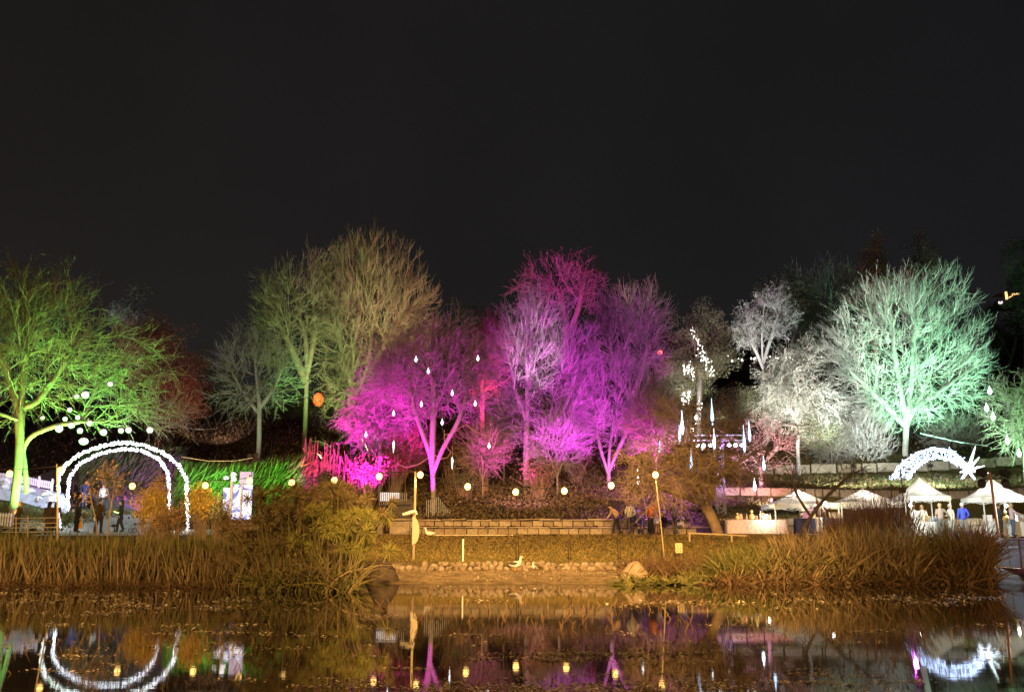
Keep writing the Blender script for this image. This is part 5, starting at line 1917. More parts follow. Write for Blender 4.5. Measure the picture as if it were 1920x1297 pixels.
tag(sheet('stream', [pt(-40, 900, 59.5), pt(45, 908, 59.5), pt(120, 925, 59.5), pt(125, 945, 55), pt(45, 922, 55), pt(-40, 912, 55)], mat('stream_water', (.32, .36, .42), .25, (.5, .55, .6), 3, .4, 6), .6), kind='structure')
spot(pt(30, 955, 50.5) + np.array((1.6, 0, 1.6)), pt(60, 905, 59), (.55, .68, 1), 2000, 75, .7, .15)
point(pt(112, 925, 56), (.55, .85, 1), 200, .2)
point(pt(118, 905, 58), (.65, .7, 1), 110, .2)
spot(pt(95, 880, 56), pt(75, 860, 64), (.75, .3, 1), 900, 100, .7, .15)

# stair railings in the middle
M_RAIL = mat('rail_black', (.03, .03, .032), .5)
def picket_rail(label, top, bot, Y, step, mp):
    o0 = pt(*top[0], Y)
    root = thing('stair_railing', o0, label, 'railing')
    MB().tube([pt(a, b, Y) - o0 for a, b in top], .025, 6).build('handrail', M_RAIL, root)
    MB().tube([pt(a, b, Y) - o0 for a, b in bot], .02, 6).build('bottom_rail', M_RAIL, root)
    x = top[0][0]
    while x <= top[-1][0]:
        ty, by = np.interp(x, *zip(*top)), np.interp(x, *zip(*bot))
        if by - ty > 3:
            MB().box((pt(x, ty, Y) + pt(x, by, Y)) / 2 - o0, (.035, .035, (pt(x, ty, Y) - pt(x, by, Y))[2])).build('picket', mp, root)
        x += step
picket_rail('black picket railing falling to the right beside the forked trunk', [(800, 938), (822, 931), (856, 974)], [(800, 974), (822, 975), (856, 976)], 53.4, 3.6, mat('rail_grey', (.2, .2, .21), .45))
picket_rail('black picket railing at the head of the stairs left of the pole', [(712, 921), (765, 923)], [(712, 947), (765, 947)], 55, 3.6, MATS['rail_grey'])
picket_rail('dark lower railing of the stairs behind the light pole', [(728, 946), (770, 946)], [(728, 974), (770, 974)], 54, 4.0, M_RAIL)
o = MB().box((0, 0, 0), (1.15, .04, .5), 0, .01).build('white_board', mat('board_white', (.6, .62, .68), .6, emit=(.8, .85, 1), estr=.6), None, tuple(pt(731, 931, 56)))  # light falling on the board is put into its emission
tag(o, 'white self glowing board behind the railing at the head of the stairs', 'board')
st = thing('stairs', pt(765, 976, 52.6), 'dark stone stairs climbing between the black railings', 'stairs')
so = pt(765, 976, 52.6)
for i in range(8):
    MB().box((-.1 * i, .36 * i + .1, .16 * i + .1), (1.3, .4, .18), 0, .015).build('step', mat('step_dark', (.06, .05, .04), .9, (.1, .085, .065), 5), st)

# stone kiosk and relief panel in front of the wall
YK = 50.6
kb = pt(692, 1003, YK)
kz = g1(kb[0], YK) + .03
ks = thing('stone_kiosk', (kb[0], YK, kz), 'low stone counter with bright top slab right of the papyrus', 'stone counter')
w = 52 * mpp(YK)
hk = zat(972, YK) - kz
MB().box((0, 0, hk - .05), (w + .1, .7, .12), 0, .02).build('top_slab', M_STONE[0], ks)
for s in (-1, 1):
    for r_ in range(3):
        MB().box((s * (w / 2 - .14), 0, .13 + .26 * r_), (.28, .6, .25), 0, .02).build('stone_block', M_STONE[(r_ + 1) % 3], ks)
MB().box((0, .2, .35), (w - .56, .2, .7)).build('back_panel', mat('dark_recess', (.05, .04, .04), .9), ks)
MB().box((-.1, -.05, .2), (.35, .3, .4), .2, .03).build('crate', mat('crate_blue', (.12, .11, .22), .7), ks)
rp = thing('relief_panel', pt(749, 1002, 51.0), 'carved stone panel at the left end of the seating wall', 'stone panel')
rz_ = zat(977, 51.0) - zat(1002, 51.0)
MB().box((0, 0, rz_ / 2), (1.06, .2, rz_), 0, .02).build('slab', M_STONE[0], rp)
fm = MB()
for a, b, c_, d_ in ((0, .07, .9, .04), (0, rz_ - .07, .9, .04), (0, rz_ - .24, .9, .025)):
    fm.box((a, -.105, b), (c_, .03, d_))
fm.build('moulding', M_STONE[1], rp)

# stakes on the lawn, pipe, sign
M_STAKE = mat('stake_brown', (.035, .025, .018), .8)
for i, (px, t_, b_y, white, lab) in enumerate(((868, 1011, 1055, 1, 'white stake standing at the lower lawn edge'), (970, 1014, 1050, 0, 'thin brown double stake behind the standing duck'), (1068, 1014, 1048, 0, 'thin brown double stake in the middle right of the lawn'), (1161, 1014, 1048, 0, 'thin brown double stake above the pale boulder'))):
    Y = 37.6
    b = pt(px, b_y, Y)
    zt2 = zat(t_, Y)
    b[2] = g1(b[0], Y) - .05
    root = thing('stake', b, lab, 'stake')
    if white:
        MB().box((0, 0, (zt2 - b[2]) / 2), (.06, .05, zt2 - b[2]), 0, .008).build('post', mat('stake_white', (.75, .72, .66), .6), root)
        MB().ball((0, 0, zt2 - b[2]), (.035, .03, .03), 6, 4).build('cap', MATS['stake_white'], root)
    else:
        for dx in (-.045, .045):
            MB().tube([(dx, 0, 0), (dx, 0, zt2 - b[2])], .02, 6).build('post', M_STAKE, root)
        for zz in (.15, (zt2 - b[2]) * .93):
            MB().box((0, 0, zz), (.16, .04, .04)).build('clip', M_STAKE, root)
W = np.array([(x, 47.2, g1(x, 47.2) + .05) for x in np.linspace(xat(812, 47.2, 1.7), xat(962, 47.2, 1.7), 12)])
tag(MB().tube(W - W[0], .03, 6).build('pipe', mat('pipe_pale', (.55, .46, .36), .6), None, tuple(W[0])), 'pale pipe lying on the lawn crest behind the resting duck', 'pipe')
sg = thing('notice_sign', pt(1273, 1040, 38.2), 'small yellowish notice board low beside the right reeds', 'sign')
s_o = pt(1273, 1040, 38.2)
q = pt(1273, 1027, 38.2) - s_o
MB().box(q, (.27, .03, .38), 0, .006).build('board', mat('sign_cream', (.55, .45, .26), .6), sg)
MB().box(q + np.array((0, .035, -.45)), (.04, .04, .9)).build('post', M_STAKE, sg)
mk = MB()
for r_, cols in enumerate(((-.07, .04), (-.05, .06), (-.08, 0, .07), (-.06, .05))):
    for c_ in cols:
        mk.box(q + np.array((c_, -.017, .13 - .085 * r_)), (.05, .006, .035))
mk.build('print', M_STAKE, sg)
rail_fence('wooden_railing', 'low wooden rail under the foot of the leaning tree', 'railing', None, 44.5, [[(1290, 999), (1340, 1001), (1400, 1004)]], [(1293, 998, 1026), (1372, 1002, 1026)], M_WOODPOLE, .035)

# far lights
def glow(name, label, cat, px, py, Y, r, col, strength, pw=0):
    p = pt(px, py, Y)
    root = thing(name, p, label, cat)
    MB().ball((0, 0, 0), (r, r, r), 8, 6).build('bulb', mat(name + '_glow', col, .4, emit=col, estr=strength), root)
    MB().tube([(0, .05, r * .8), (0, .05, r + .12)], r * .4, 6).build('socket', M_BLACK, root)
    if pw:
        point(p + np.array((0, -r - .3, 0)), col, pw, .2)
glow('red_lamp', 'red lamp glowing high among the purple grey trees', 'lamp', 1237, 660, 78, .22, (1, .16, .05), 9, 260)
M_FAIR = mat('fairy_far', (1, .98, .9), .4, emit=(1, .96, .88), estr=7)
W = polyline([pt(a, b, 88) for a, b in ((1340, 671), (1400, 674), (1440, 670), (1500, 672), (1545, 670))], 60)
fs = thing('fairy_string', W[0], 'far string of small white lights across the dark slope', 'string light')
MB().tube(W - W[0], .02, 4).build('cable', M_CABLE, fs)
leds('fairy_lights', (W + RNG.normal(0, .08, W.shape))[RNG.integers(0, 60, 40)] - W[0], .07, M_FAIR, rl, fs)
# curtains of white drop lights in the evergreen
for i, (px, py, hh_) in enumerate(((1299, 628, 26), (1309, 650, 30), (1318, 668, 28), (1326, 684, 34), (1334, 692, 24), (1283, 690, 18), (1292, 694, 22), (1298, 698, 20), (1281, 742, 26), (1291, 746, 20), (1312, 760, 22), (1306, 784, 14), (1298, 806, 10), (1352, 840, 12), (1318, 838, 10))):
    Y = 79.5 - (2 if py > 720 else 0)
    p = pt(px, py, Y)
    root = thing('icicle_light', p, 'white icicle light cluster in the grey green evergreen, %s listed from the top' % NTH[i], 'hanging light', 'white icicle light clusters in the evergreen')
    s = mpp(Y)
    C = rl.normal(0, 1, (11, 3)) * np.array((2.2 * s, 3 * s, hh_ * s * .32))
    leds('fairy_lights', C, .05, M_FAIR, rl, root)
    MB().tube([(0, 0, hh_ * s * .8), (0, 0, -hh_ * s * .7)], .012, 4).build('cord', M_WIRE, root)
# glowing ball added in place of a patch of orange lit leaves
p = pt(597, 749, 82)
ol = thing('orange_glow_ball', p, 'glowing orange striped ball standing in for lit leaves between the dark trunks', 'lantern')
s = mpp(82)
lm = MB()
for k in range(7):
    z = (-.85 + .28 * k)
    r = math.sqrt(max(0.05, 1 - z * z)) * 9 * s
    t = np.linspace(0, 2 * PI, 15)
    lm.tube(np.stack([np.cos(t) * r, np.sin(t) * r, np.full(15, z * 12 * s) + .05 * np.sin(t * 3 + k)], 1), .07, 5, False)
lm.build('shade', mat('glow_ball_orange', (.8, .2, .06), .6, emit=(1, .13, .03), estr=.4), ol)
MB().tube([(0, 0, -16 * s), (0, 0, 22 * s)], .02, 4).build('cord', M_CABLE, ol)
point(p + np.array((0, -1.6, 0)), (1, .2, .05), 60, .3)
# lit hill building far right
Yh = 175
hb = thing('hill_house', pt(1888, 560, Yh), 'small gold lit house on the dark hill at the far right', 'house')
ho = pt(1888, 560, Yh)
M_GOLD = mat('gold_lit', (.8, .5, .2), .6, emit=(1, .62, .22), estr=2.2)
s = mpp(Yh)
MB().box((0, 1, -1.2), (34 * s, 2, 16 * s), 0, .05).build('wall', mat('house_wall', (.10, .08, .06), .9), hb)
MB().box((-1 * s, -.15, 6 * s), (3.5 * s, .3, 15 * s)).build('lit_window', M_GOLD, hb)
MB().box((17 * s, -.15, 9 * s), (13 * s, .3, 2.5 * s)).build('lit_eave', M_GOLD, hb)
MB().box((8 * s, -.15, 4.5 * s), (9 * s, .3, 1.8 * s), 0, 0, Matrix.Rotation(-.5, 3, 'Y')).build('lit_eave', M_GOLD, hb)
MB().box((-14 * s, -.15, -8 * s), (7 * s, .3, 4 * s)).build('lit_window', mat('white_lit', (.9, .85, .8), .6, emit=(1, .9, .85), estr=2.2), hb)
V = np.array([(-20 * s, 0, 8 * s), (20 * s, 0, 8 * s), (20 * s, 2, 8 * s), (-20 * s, 2, 8 * s), (-2 * s, .5, 16 * s), (4 * s, .5, 16 * s)])
link('roof', np_mesh('roof', V, [np.array([(0, 1, 5, 4), (2, 3, 4, 5)]), np.array([(1, 2, 5), (3, 0, 4)])], mat('house_roof', (.08, .05, .04), .9)), hb)
# comet guy wire and power line
W = np.array([pt(a, b, 71) for a, b in ((1725, 812), (1800, 829), (1853, 836))])
tag(MB().tube(polyline(W - W[0], 14), .012, 5).build('cable', M_WIRE, None, tuple(W[0])), 'thin cable stretched behind the top ray of the shooting star', 'cable')
W = np.array([pt(a, b, 42) for a, b in ((340, 856), (390, 864), (440, 864), (474, 858))])
tag(MB().tube(polyline(W - W[0], 14), .012, 5).build('cable', M_WIRE, None, tuple(W[0])), 'pale cable running from the arch to the lamps above the poster', 'cable')
pl_ = thing('lamp_cluster', pt(473, 870, 45.8), 'dark cluster of stage lamps on a stick above the poster', 'stage lamps')
MB().tube([(0, 0, -.6), (0, 0, .35)], .02, 5).build('stick', M_BLACK, pl_)
for dx, dz in ((-.13, .4), (.15, .42), (.16, .2), (-.2, .02)):
    MB().tube([(dx, -.12, dz), (dx, .1, dz + .05)], [.11, .08], 8).build('stage_lamp', M_BLACK, pl_)
# ------------------------------------------------------------------ people
SKIN = mat('skin', (.42, .25, .17), .6, spec=.3)
HAIRM = {'dark': mat('hair_dark', (.02, .014, .01), .6), 'brown': mat('hair_brown', (.08, .045, .025), .6), 'blond': mat('hair_blond', (.42, .30, .15), .6), 'white': mat('hair_white', (.6, .58, .55), .6), 'ginger': mat('hair_ginger', (.25, .10, .03), .6)}


def cloth(name, c):
    return mat('cloth_' + name, c, .9, tuple(min(1, v * 1.35 + .004) for v in c), 9, .3, 30)


ARMS = {'down': ((.140, .012, .64), (.150, -.03, .50), (.150, -.045, .455)),
        'front': ((.135, .0, .645), (.085, -.15, .63), (.065, -.19, .64)),
        'reach': ((.15, -.09, .70), (.13, -.22, .66), (.125, -.265, .66)),
        'raise': ((.15, -.10, .79), (.075, -.12, .90), (.055, -.13, .935)),
        'pocket': ((.165, .05, .65), (.12, -.03, .55), (.105, -.05, .52)),
        'side': ((.20, -.02, .70), (.27, -.06, .60), (.29, -.07, .565)),
        'lap': ((.135, -.03, .64), (.08, -.17, .565), (.06, -.205, .56))}


def loft(mb, rings, nseg=12):
    """rings: (x,y,z,rx,ry)"""
    V = []
    for x, y, z, rx, ry in rings:
        for i in range(nseg):
            a = 2 * PI * i / nseg
            V.append((x + math.cos(a) * rx, y + math.sin(a) * ry, z))
    F = [(j * nseg + i, j * nseg + (i + 1) % nseg, (j + 1) * nseg + (i + 1) % nseg, (j + 1) * nseg + i) for j in range(len(rings) - 1) for i in range(nseg)]
    mb.add(V, [np.array(F), np.array([list(range(nseg))[::-1]]), np.array([[(len(rings) - 1) * nseg + i for i in range(nseg)]])])


def person(label, px, Y, h, face, top, bottom, hair='dark', hairlen='short', arms=('down', 'down'), lean=0, stride=0, sit=0, coat=0, skirt=None, z=None, side=0, shoes=(.03, .025, .02), hat=None, scarf=None):
    """face: heading in degrees, 0 looks at the camera, 180 away, 90 to the right of the picture"""
    zz = 2.0
    for _ in range(3):
        x = xat(px, Y, zz)
        zz = (g1(x, Y) + .045) if z is None else z
    root = thing('person', (x, Y, zz), label, 'person', 'people at the night market', math.radians(face))
    drop = -.245 if sit else 0
    ca, sa = math.cos(math.radians(lean)), math.sin(math.radians(lean))
    cs, ss = math.cos(math.radians(side)), math.sin(math.radians(side))

    def B(p):
        """bend the trunk forward about the hips"""
        x_, y_, z_ = p
        if z_ > .53:
            dz = z_ - .53
            y_, z_ = y_ * ca - dz * sa, .53 + dz * ca + y_ * sa
            dz = z_ - .53
            x_, z_ = x_ * cs + dz * ss, .53 + dz * cs - x_ * ss
        return (x_ * h, y_ * h, (z_ + drop) * h)
    legs = {}
    for s, k in ((-1, 1), (1, -1)):
        if sit:
            legs[s] = [(s * .05, -.02, .50), (s * .06, -.24, .51), (s * .06, -.235 + .04 * k * stride, .285), (s * .065, -.31, .262)]
        else:
            st_ = stride * k
            legs[s] = [(s * .05, 0, .50), (s * .055, -.02 - .10 * st_, .28), (s * .055, .015 - .20 * st_, .045 + (.03 * abs(st_) if k < 0 else 0)), (s * .062, -.07 - .20 * st_, .02)]
    # body: one skin surface
    vs = [(0, 0, .53), (0, 0, .62), (0, 0, .735), (0, 0, .80), (0, -.004, .845), (0, -.012, .885), (0, -.018, .935), (0, -.014, .982)]
    rs = [(.07, .055), (.068, .052), (.08, .055), (.05, .045), (.030, .030), (.036, .042), (.046, .056), (.032, .038)]
    es = [(i, i + 1) for i in range(7)]
    vs = [B(v) for v in vs]
    hands = []
    for s, nm in ((-1, arms[0]), (1, arms[1])):
        e, w, t = ARMS[nm]
        chain = [(s * .095, 0, .795)] + [(s * q[0], q[1], q[2]) for q in (e, w, t)]
        prev = 3
        for q, r in zip(chain, ((.034, .034), (.026, .026), (.018, .018), (.018, .012))):
            vs.append(B(q))
            rs.append(r)
            es.append((prev, len(vs) - 1))
            prev = len(vs) - 1
        d = np.array(vs[-1]) - np.array(vs[-2])
        d = d / np.linalg.norm(d)
        u_ = unit(np.cross(d, (0.3, 1, .2)))
        palm = len(vs) - 1
        P0 = np.array(vs[palm])
        for f_, L in zip((-1.2, -.4, .4, 1.2), (.030, .036, .034, .026)):
            a = P0 + (u_ * f_ * .009 + d * L * .6) * h
            b = a + (d * L * .5 + np.array((0, -.3, -.3)) * L * .4) * h
            vs += [tuple(a), tuple(b)]
            rs += [(.0052, .0052), (.004, .004)]
            es += [(palm, len(vs) - 2), (len(vs) - 2, len(vs) - 1)]
        a = P0 + (u_ * -.022 + d * .006) * h
        b = a + (d * .024 - u_ * .006) * h
        vs += [tuple(a), tuple(b)]
        rs += [(.006, .006), (.0045, .0045)]
        es += [(palm - 1, len(vs) - 2), (len(vs) - 2, len(vs) - 1)]
        hands.append([B(q) for q in chain])
    for s in (-1, 1):
        prev = 0
        for q, r in zip(legs[s], ((.048, .048), (.036, .036), (.024, .024), (.022, .016))):
            vs.append(B(q))
            rs.append(r)
            es.append((prev, len(vs) - 1))
            prev = len(vs) - 1
    me = bpy.data.meshes.new('body')
    me.from_pydata(vs, es, [])
    me.materials.append(SKIN)
    ob = link('body', me, root)
    md = ob.modifiers.new('Skin', 'SKIN')
    md.use_smooth_shade = True
    lay = me.skin_vertices[0].data
    for i, r in enumerate(rs):
        lay[i].radius = (r[0] * h, r[1] * h)
        lay[i].use_root = (i == 0)
    sb = ob.modifiers.new('Subdivision', 'SUBSURF')
    sb.levels = sb.render_levels = 1
    # face
    fc = MB()
    H = np.array(B((0, -.018, .935)))
    up = unit(np.array(B((0, -.014, .982))) - np.array(B((0, -.012, .885))))
    fw = unit(np.cross((1, 0, 0), up)) * np.array((1, 1, 1))
    if fw[1] > 0:
        fw = -fw
    fc.ball(H + fw * .062 * h - up * .008 * h, (.009 * h, .012 * h, .014 * h), 6, 5)
    for s in (-1, 1):
        fc.ball(H + np.array((s * .05 * h, 0, 0)) - up * .006 * h, (.007 * h, .012 * h, .018 * h), 6, 5)
    fc.build('nose_and_ears', SKIN, ob, None, 0, True)
    ey = MB()
    for s in (-1, 1):
        ey.ball(H + fw * .052 * h + np.array((s * .02 * h, 0, 0)) + up * .006 * h, np.array((.007, .006, .005)) * h, 6, 4)
    ey.ball(H + fw * .052 * h - up * .032 * h, np.array((.016, .006, .004)) * h, 6, 4)
    ey.build('eyes_and_mouth', mat('eye_dark', (.06, .03, .025), .4), ob)
    # hair
    hm = MB()
    C = H + up * .012 * h - fw * .012 * h
    V, F = uvball(12, 8)
    Vh = V * np.array((.058, .064, .060)) * h
    front = (V @ np.array(fw) > .25) & (V @ np.array(up) < .35)
    Vh[front] *= .72
    hm.add(Vh + C, F)
    if hairlen == 'long':
        R = []
        for t in np.linspace(0, 1, 6):
            q = C - up * (.01 + .15 * t) * h - fw * (.022 + .03 * t) * h
            R.append((q[0], q[1], q[2], (.054 + .012 * math.sin(t * PI)) * h * (1 - .25 * t), (.036) * h * (1 - .3 * t)))
        loft(hm, R[::-1], 10)
    elif hairlen == 'bun':
        hm.ball(C - fw * .065 * h + up * .02 * h, np.array((.03, .03, .03)) * h, 8, 6)
    hm.build('hair', HAIRM[hair], root, None, 0, True)
    # upper garment
    tm = MB()
    rings = [(0, 0, .50, .088, .068), (0, 0, .56, .086, .066), (0, 0, .62, .084, .064), (0, -.004, .70, .098, .072), (0, -.002, .755, .106, .070), (0, 0, .80, .100, .060), (0, 0, .832, .052, .046), (0, -.004, .852, .040, .042)]
    if coat:
        rings = [(0, 0, .52 - coat * .36, .108 + .02 * coat, .088), (0, 0, .52 - coat * .15, .100, .080)] + rings
        if sit:
            rings = rings[2:]
    R = []
    for x_, y_, z_, rx, ry in rings:
        q = B((x_, y_, z_))
        R.append((*q, rx * h, ry * h))
    loft(tm, R, 14)
    for ch in hands:
        P = np.array(ch[:3])
        P = np.concatenate([P[:1] + (P[:1] - P[1:2]) * .12, polyline(P, 7)])
        tm.tube(P, np.array([.034, .042, .040, .035, .033, .031, .027, .027]) * h, 8)
    tm.build('coat' if coat else 'jacket', top, root, None, 0, True)
    # lower garment
    bm = MB()
    if skirt:
        if sit:
            loft(bm, [(*B((0, -.02, .50)), .09 * h, .07 * h), (*B((0, -.1, .49)), .085 * h, .1 * h)], 12)
        loft(bm, [(*B((0, 0, .53 - skirt)), .12 * h, .10 * h), (*B((0, 0, .53 - skirt * .5)), .108 * h, .088 * h), (*B((0, 0, .535)), .084 * h, .064 * h)], 14)
    else:
        q = B((0, 0, .52))
        bm.ball(q, (.085 * h, .066 * h, .06 * h), 12, 7)
        for s in (-1, 1):
            P = polyline(np.array([B(v) for v in legs[s][:3]]), 8)
            bm.tube(P, np.array([.060, .058, .052, .046, .042, .040, .037, .036]) * h, 10)
    bm.build('skirt' if skirt else 'trousers', bottom, root, None, 0, True)
    sh = MB()
    for s in (-1, 1):
        a, t = np.array(B(legs[s][2])), np.array(B(legs[s][3]))
        m_ = (a + t) / 2
        sh.ball((m_[0], m_[1], m_[2] - .006 * h), (.03 * h, .072 * h, .028 * h), 10, 6)
    sh.build('shoes', mat('shoe_%d' % int(shoes[0] * 100), shoes, .6), root, None, 0, True)
    if hat:
        hb_ = MB()
        hb_.ball(C + up * .022 * h, np.array((.062, .068, .05)) * h, 12, 7)
        hb_.build('hat', hat, root, None, 0, True)
    return root, np.array((x, Y, zz)), math.radians(face), hands


def carry(name, label, cat, who, hand, mesh_fn):
    root, o, a, hands = who
    p = np.array(hands[hand][3])
    c_, s_ = math.cos(a), math.sin(a)
    w = o + np.array((p[0] * c_ - p[1] * s_, p[0] * s_ + p[1] * c_, p[2]))
    t = thing(name, w, label, cat, None, a)
    mesh_fn(t)
    return t


def bag_fn(col, w, hgt, drop, d=.1):
    def f(t):
        mb = MB()
        V, F = [], []
        loft(mb, [(0, 0, -drop - hgt, w * .38, d * .5), (0, 0, -drop - hgt * .9, w * .5, d * .6), (0, 0, -drop - hgt * .3, w * .52, d * .55), (0, 0, -drop, w * .46, d * .4)], 14)
        m = cloth('bag_%d' % int(col[0] * 1000 + col[2] * 100), col)
        mb.build('bag_body', m, t, None, 0, True)
        for s in (-1, 1):
            a_ = np.linspace(0, PI, 9)
            MB().tube(np.stack([np.cos(a_) * w * .28, np.full(9, s * d * .3), -drop + np.sin(a_) * drop * 1.02], 1), .012, 5).build('handle', m, t)
    return f


BLACK, CHAR, NAVY, BROWN = cloth('black', (.018, .017, .018)), cloth('charcoal', (.04, .042, .05)), cloth('navy', (.022, .03, .065)), cloth('dark_brown', (.05, .03, .02))
JEAN = cloth('jeans', (.05, .075, .14))
# left path
person('man in navy jacket and jeans with hands in pockets, farther up the path', 158, 60.5, 1.78, 30, NAVY, JEAN, 'dark', 'short', ('pocket', 'pocket'), stride=.3)
person('person in pale grey hooded jacket and dark trousers walking towards the pond', 191, 59.5, 1.72, -10, cloth('pale_grey', (.42, .43, .42)), CHAR, 'brown', 'short', ('pocket', 'pocket'), stride=.3)
w1 = person('long haired woman in black coat holding a yellow tote bag', 142, 49.6, 1.62, 150, BLACK, BLACK, 'dark', 'long', ('down', 'front'), coat=.7)
carry('tote_bag', 'yellow tote bag held by the woman in black coat', 'bag', w1, 0, bag_fn((.55, .33, .08), .34, .36, .22))
w2 = person('man in dark brown jacket seen from behind with a white bag', 183, 49.2, 1.80, 175, BROWN, cloth('brown_black', (.03, .02, .016)), 'brown', 'short', ('down', 'pocket'), stride=.35)
carry('hand_bag', 'white bag hanging from the hand of the man in dark brown', 'bag', w2, 1, bag_fn((.62, .60, .55), .28, .2, .08))
person('woman in short black coat with long dark hair and bare toned shoes walking left', 224, 49.8, 1.66, -70, BLACK, BLACK, 'dark', 'long', ('front', 'down'), coat=.35, stride=.5)
person('dark haired woman behind the railing, nearer the frame edge of the pair', 88, 47.6, 1.64, 172, BROWN, BROWN, 'dark', 'long', ('down', 'down'), coat=.5)
w3 = person('dark haired woman behind the railing, nearer the arch leg of the pair', 101, 47.4, 1.66, 185, cloth('umber', (.06, .035, .025)), BLACK, 'dark', 'long', ('down', 'front'), coat=.5)
carry('tote_bag', 'tan bag hanging between the two women behind the railing', 'bag', w3, 1, bag_fn((.35, .24, .12), .3, .34, .2))
person('ginger haired person in brown leaning on the railing beside the picket fence', 29, 47.3, 1.62, 160, BROWN, BROWN, 'ginger', 'short', ('front', 'front'), lean=12)
person('dark figure half hidden behind the rusty bush pushing the stroller', 309, 49.5, 1.68, -80, BLACK, CHAR, 'dark', 'short', ('reach', 'reach'), coat=.3)
# stroller
sx_, sY = xat(262, 49.3, 2), 49.3
sz_ = g1(sx_, sY) + .045
sr = thing('stroller', (sx_, sY, sz_), 'black baby stroller standing at the edge of the path', 'stroller', None, -PI / 2)
for y_ in (-.36, .34):
    for s in (-1, 1):
        wm = MB()
        t_ = np.linspace(0, 2 * PI, 15)
        wm.tube(np.stack([np.full(15, s * .25), y_ + np.cos(t_) * .12, .14 + np.sin(t_) * .12], 1), .022, 5, False)
        for q in range(3):
            a_ = q * PI / 3
            wm.tube([(s * .25, y_ - math.cos(a_) * .11, .14 - math.sin(a_) * .11), (s * .25, y_ + math.cos(a_) * .11, .14 + math.sin(a_) * .11)], .008, 4)
        wm.build('wheel', M_BLACK, sr)
fm = MB()
for s in (-1, 1):
    fm.tube([(s * .25, -.36, .14), (s * .24, .1, .55), (s * .22, .55, 1.02)], .018, 6)
    fm.tube([(s * .25, .34, .14), (s * .24, -.1, .55)], .018, 6)
fm.tube([(-.22, .55, 1.02), (.22, .55, 1.02)], .022, 6)
fm.build('frame', M_GREYMETAL, sr)
MB().box((0, -.05, .48), (.42, .42, .08), 0, .03).box((0, .16, .68), (.42, .08, .45), 0, .03).build('seat', BLACK, sr)
V, F = uvball(12, 8)
V = V[:, :] * np.array((.24, .32, .28)) + np.array((0, .0, .80))
V[:, 2] = np.maximum(V[:, 2], .78 + .35 * np.maximum(-V[:, 1] - .05, 0))
link('hood', np_mesh('hood', V, F, CHAR, True), sr)
# middle, by the seating wall
person('person in tan jacket and dark trousers bending to the left by the wall', 1157, 50.3, 1.66, -75, cloth('tan', (.32, .23, .14)), BLACK, 'dark', 'short', ('reach', 'pocket'), lean=32, stride=.5)
person('man in white jumper and dark grey trousers leaning left with his back turned', 1181, 50.0, 1.74, 200, cloth('white', (.62, .60, .58)), CHAR, 'dark', 'short', ('pocket', 'pocket'), side=-6, stride=.5)
person('woman in orange top and long black skirt with one arm raised to her face', 1221, 50.0, 1.72, 120, cloth('orange', (.55, .16, .06)), BLACK, 'brown', 'bun', ('raise', 'side'), skirt=.48)
person('seated person in dark clothes with violet lit cap on the low wall', 1197, 51.3, 1.66, 10, cloth('slate', (.06, .06, .10)), CHAR, 'dark', 'short', ('lap', 'lap'), sit=1, z=1.76, hat=cloth('violet_lit_cap', (.25, .2, .45)))  # violet light on the cap is put into its cloth colour
person('seated woman in black bending forward on the low wall', 1249, 51.2, 1.68, -60, BLACK, BLACK, 'dark', 'long', ('reach', 'lap'), sit=1, lean=22, z=1.76)
person('small child in white standing beside the long black skirt', 1233, 50.4, 1.12, -20, cloth('child_white', (.6, .62, .66)), cloth('child_tan', (.22, .15, .09)), 'brown', 'short', ('down', 'front'))
person('slim person in slate blue standing right of the thin light pole', 1266, 50.5, 1.76, 90, cloth('slate_blue', (.07, .07, .12)), CHAR, 'brown', 'short', ('down', 'front'))
person('seated person in pale lilac jacket at the right end of the wall', 1279, 51.3, 1.6, -70, cloth('lilac', (.40, .36, .5)), CHAR, 'dark', 'short', ('lap', 'lap'), sit=1, z=1.72)
# market, right
person('shopper in dark top and white trousers under the low pink lit canopy', 1537, 50.2, 1.72, 170, cloth('dusky', (.07, .05, .05)), cloth('white_trousers', (.62, .6, .62)), 'brown', 'short', ('pocket', 'front'))
person('vendor in white behind the left end of the white tent table', 1717, 52.2, 1.70, 10, cloth('vendor_white', (.55, .56, .55)), CHAR, 'blond', 'short', ('front', 'front'))
person('vendor in cream behind the middle of the white tent table', 1733, 52.3, 1.70, -15, cloth('vendor_cream', (.58, .54, .45)), CHAR, 'blond', 'long', ('front', 'down'))
person('blond shopper in taupe jacket with back turned at the white tent', 1767, 50.3, 1.72, 175, cloth('taupe', (.24, .19, .16)), cloth('olive_grey', (.10, .11, .10)), 'blond', 'short', ('side', 'front'))
person('shopper in pale jacket and pale trousers at the right leg of the white tent', 1786, 50.6, 1.68, -80, cloth('ivory', (.52, .52, .45)), cloth('pale_grey_green', (.34, .38, .36)), 'white', 'short', ('front', 'down'))
person('white haired person in bright blue jacket standing alone between the tents', 1809, 50.2, 1.74, 178, cloth('bright_blue', (.05, .08, .52)), cloth('grey_trousers', (.16, .16, .16)), 'white', 'short', ('pocket', 'down'))
person('man in black coat with bald head at the right edge tent', 1877, 50.3, 1.72, 100, BLACK, BLACK, 'brown', 'none', ('front', 'front'), coat=.2)
person('blond woman in mauve jacket and jeans reaching right over the table', 1901, 50.4, 1.72, 75, cloth('mauve', (.40, .30, .36)), JEAN, 'blond', 'long', ('reach', 'reach'))

# ------------------------------------------------------------------ birds
M_FEATH = mat('feather_white', (.62, .57, .48), .8, (.72, .68, .6), 14, .3, 40)
M_FEATHD = mat('feather_dark', (.06, .05, .045), .8)
M_BEAK = mat('beak_orange', (.55, .22, .05), .5)


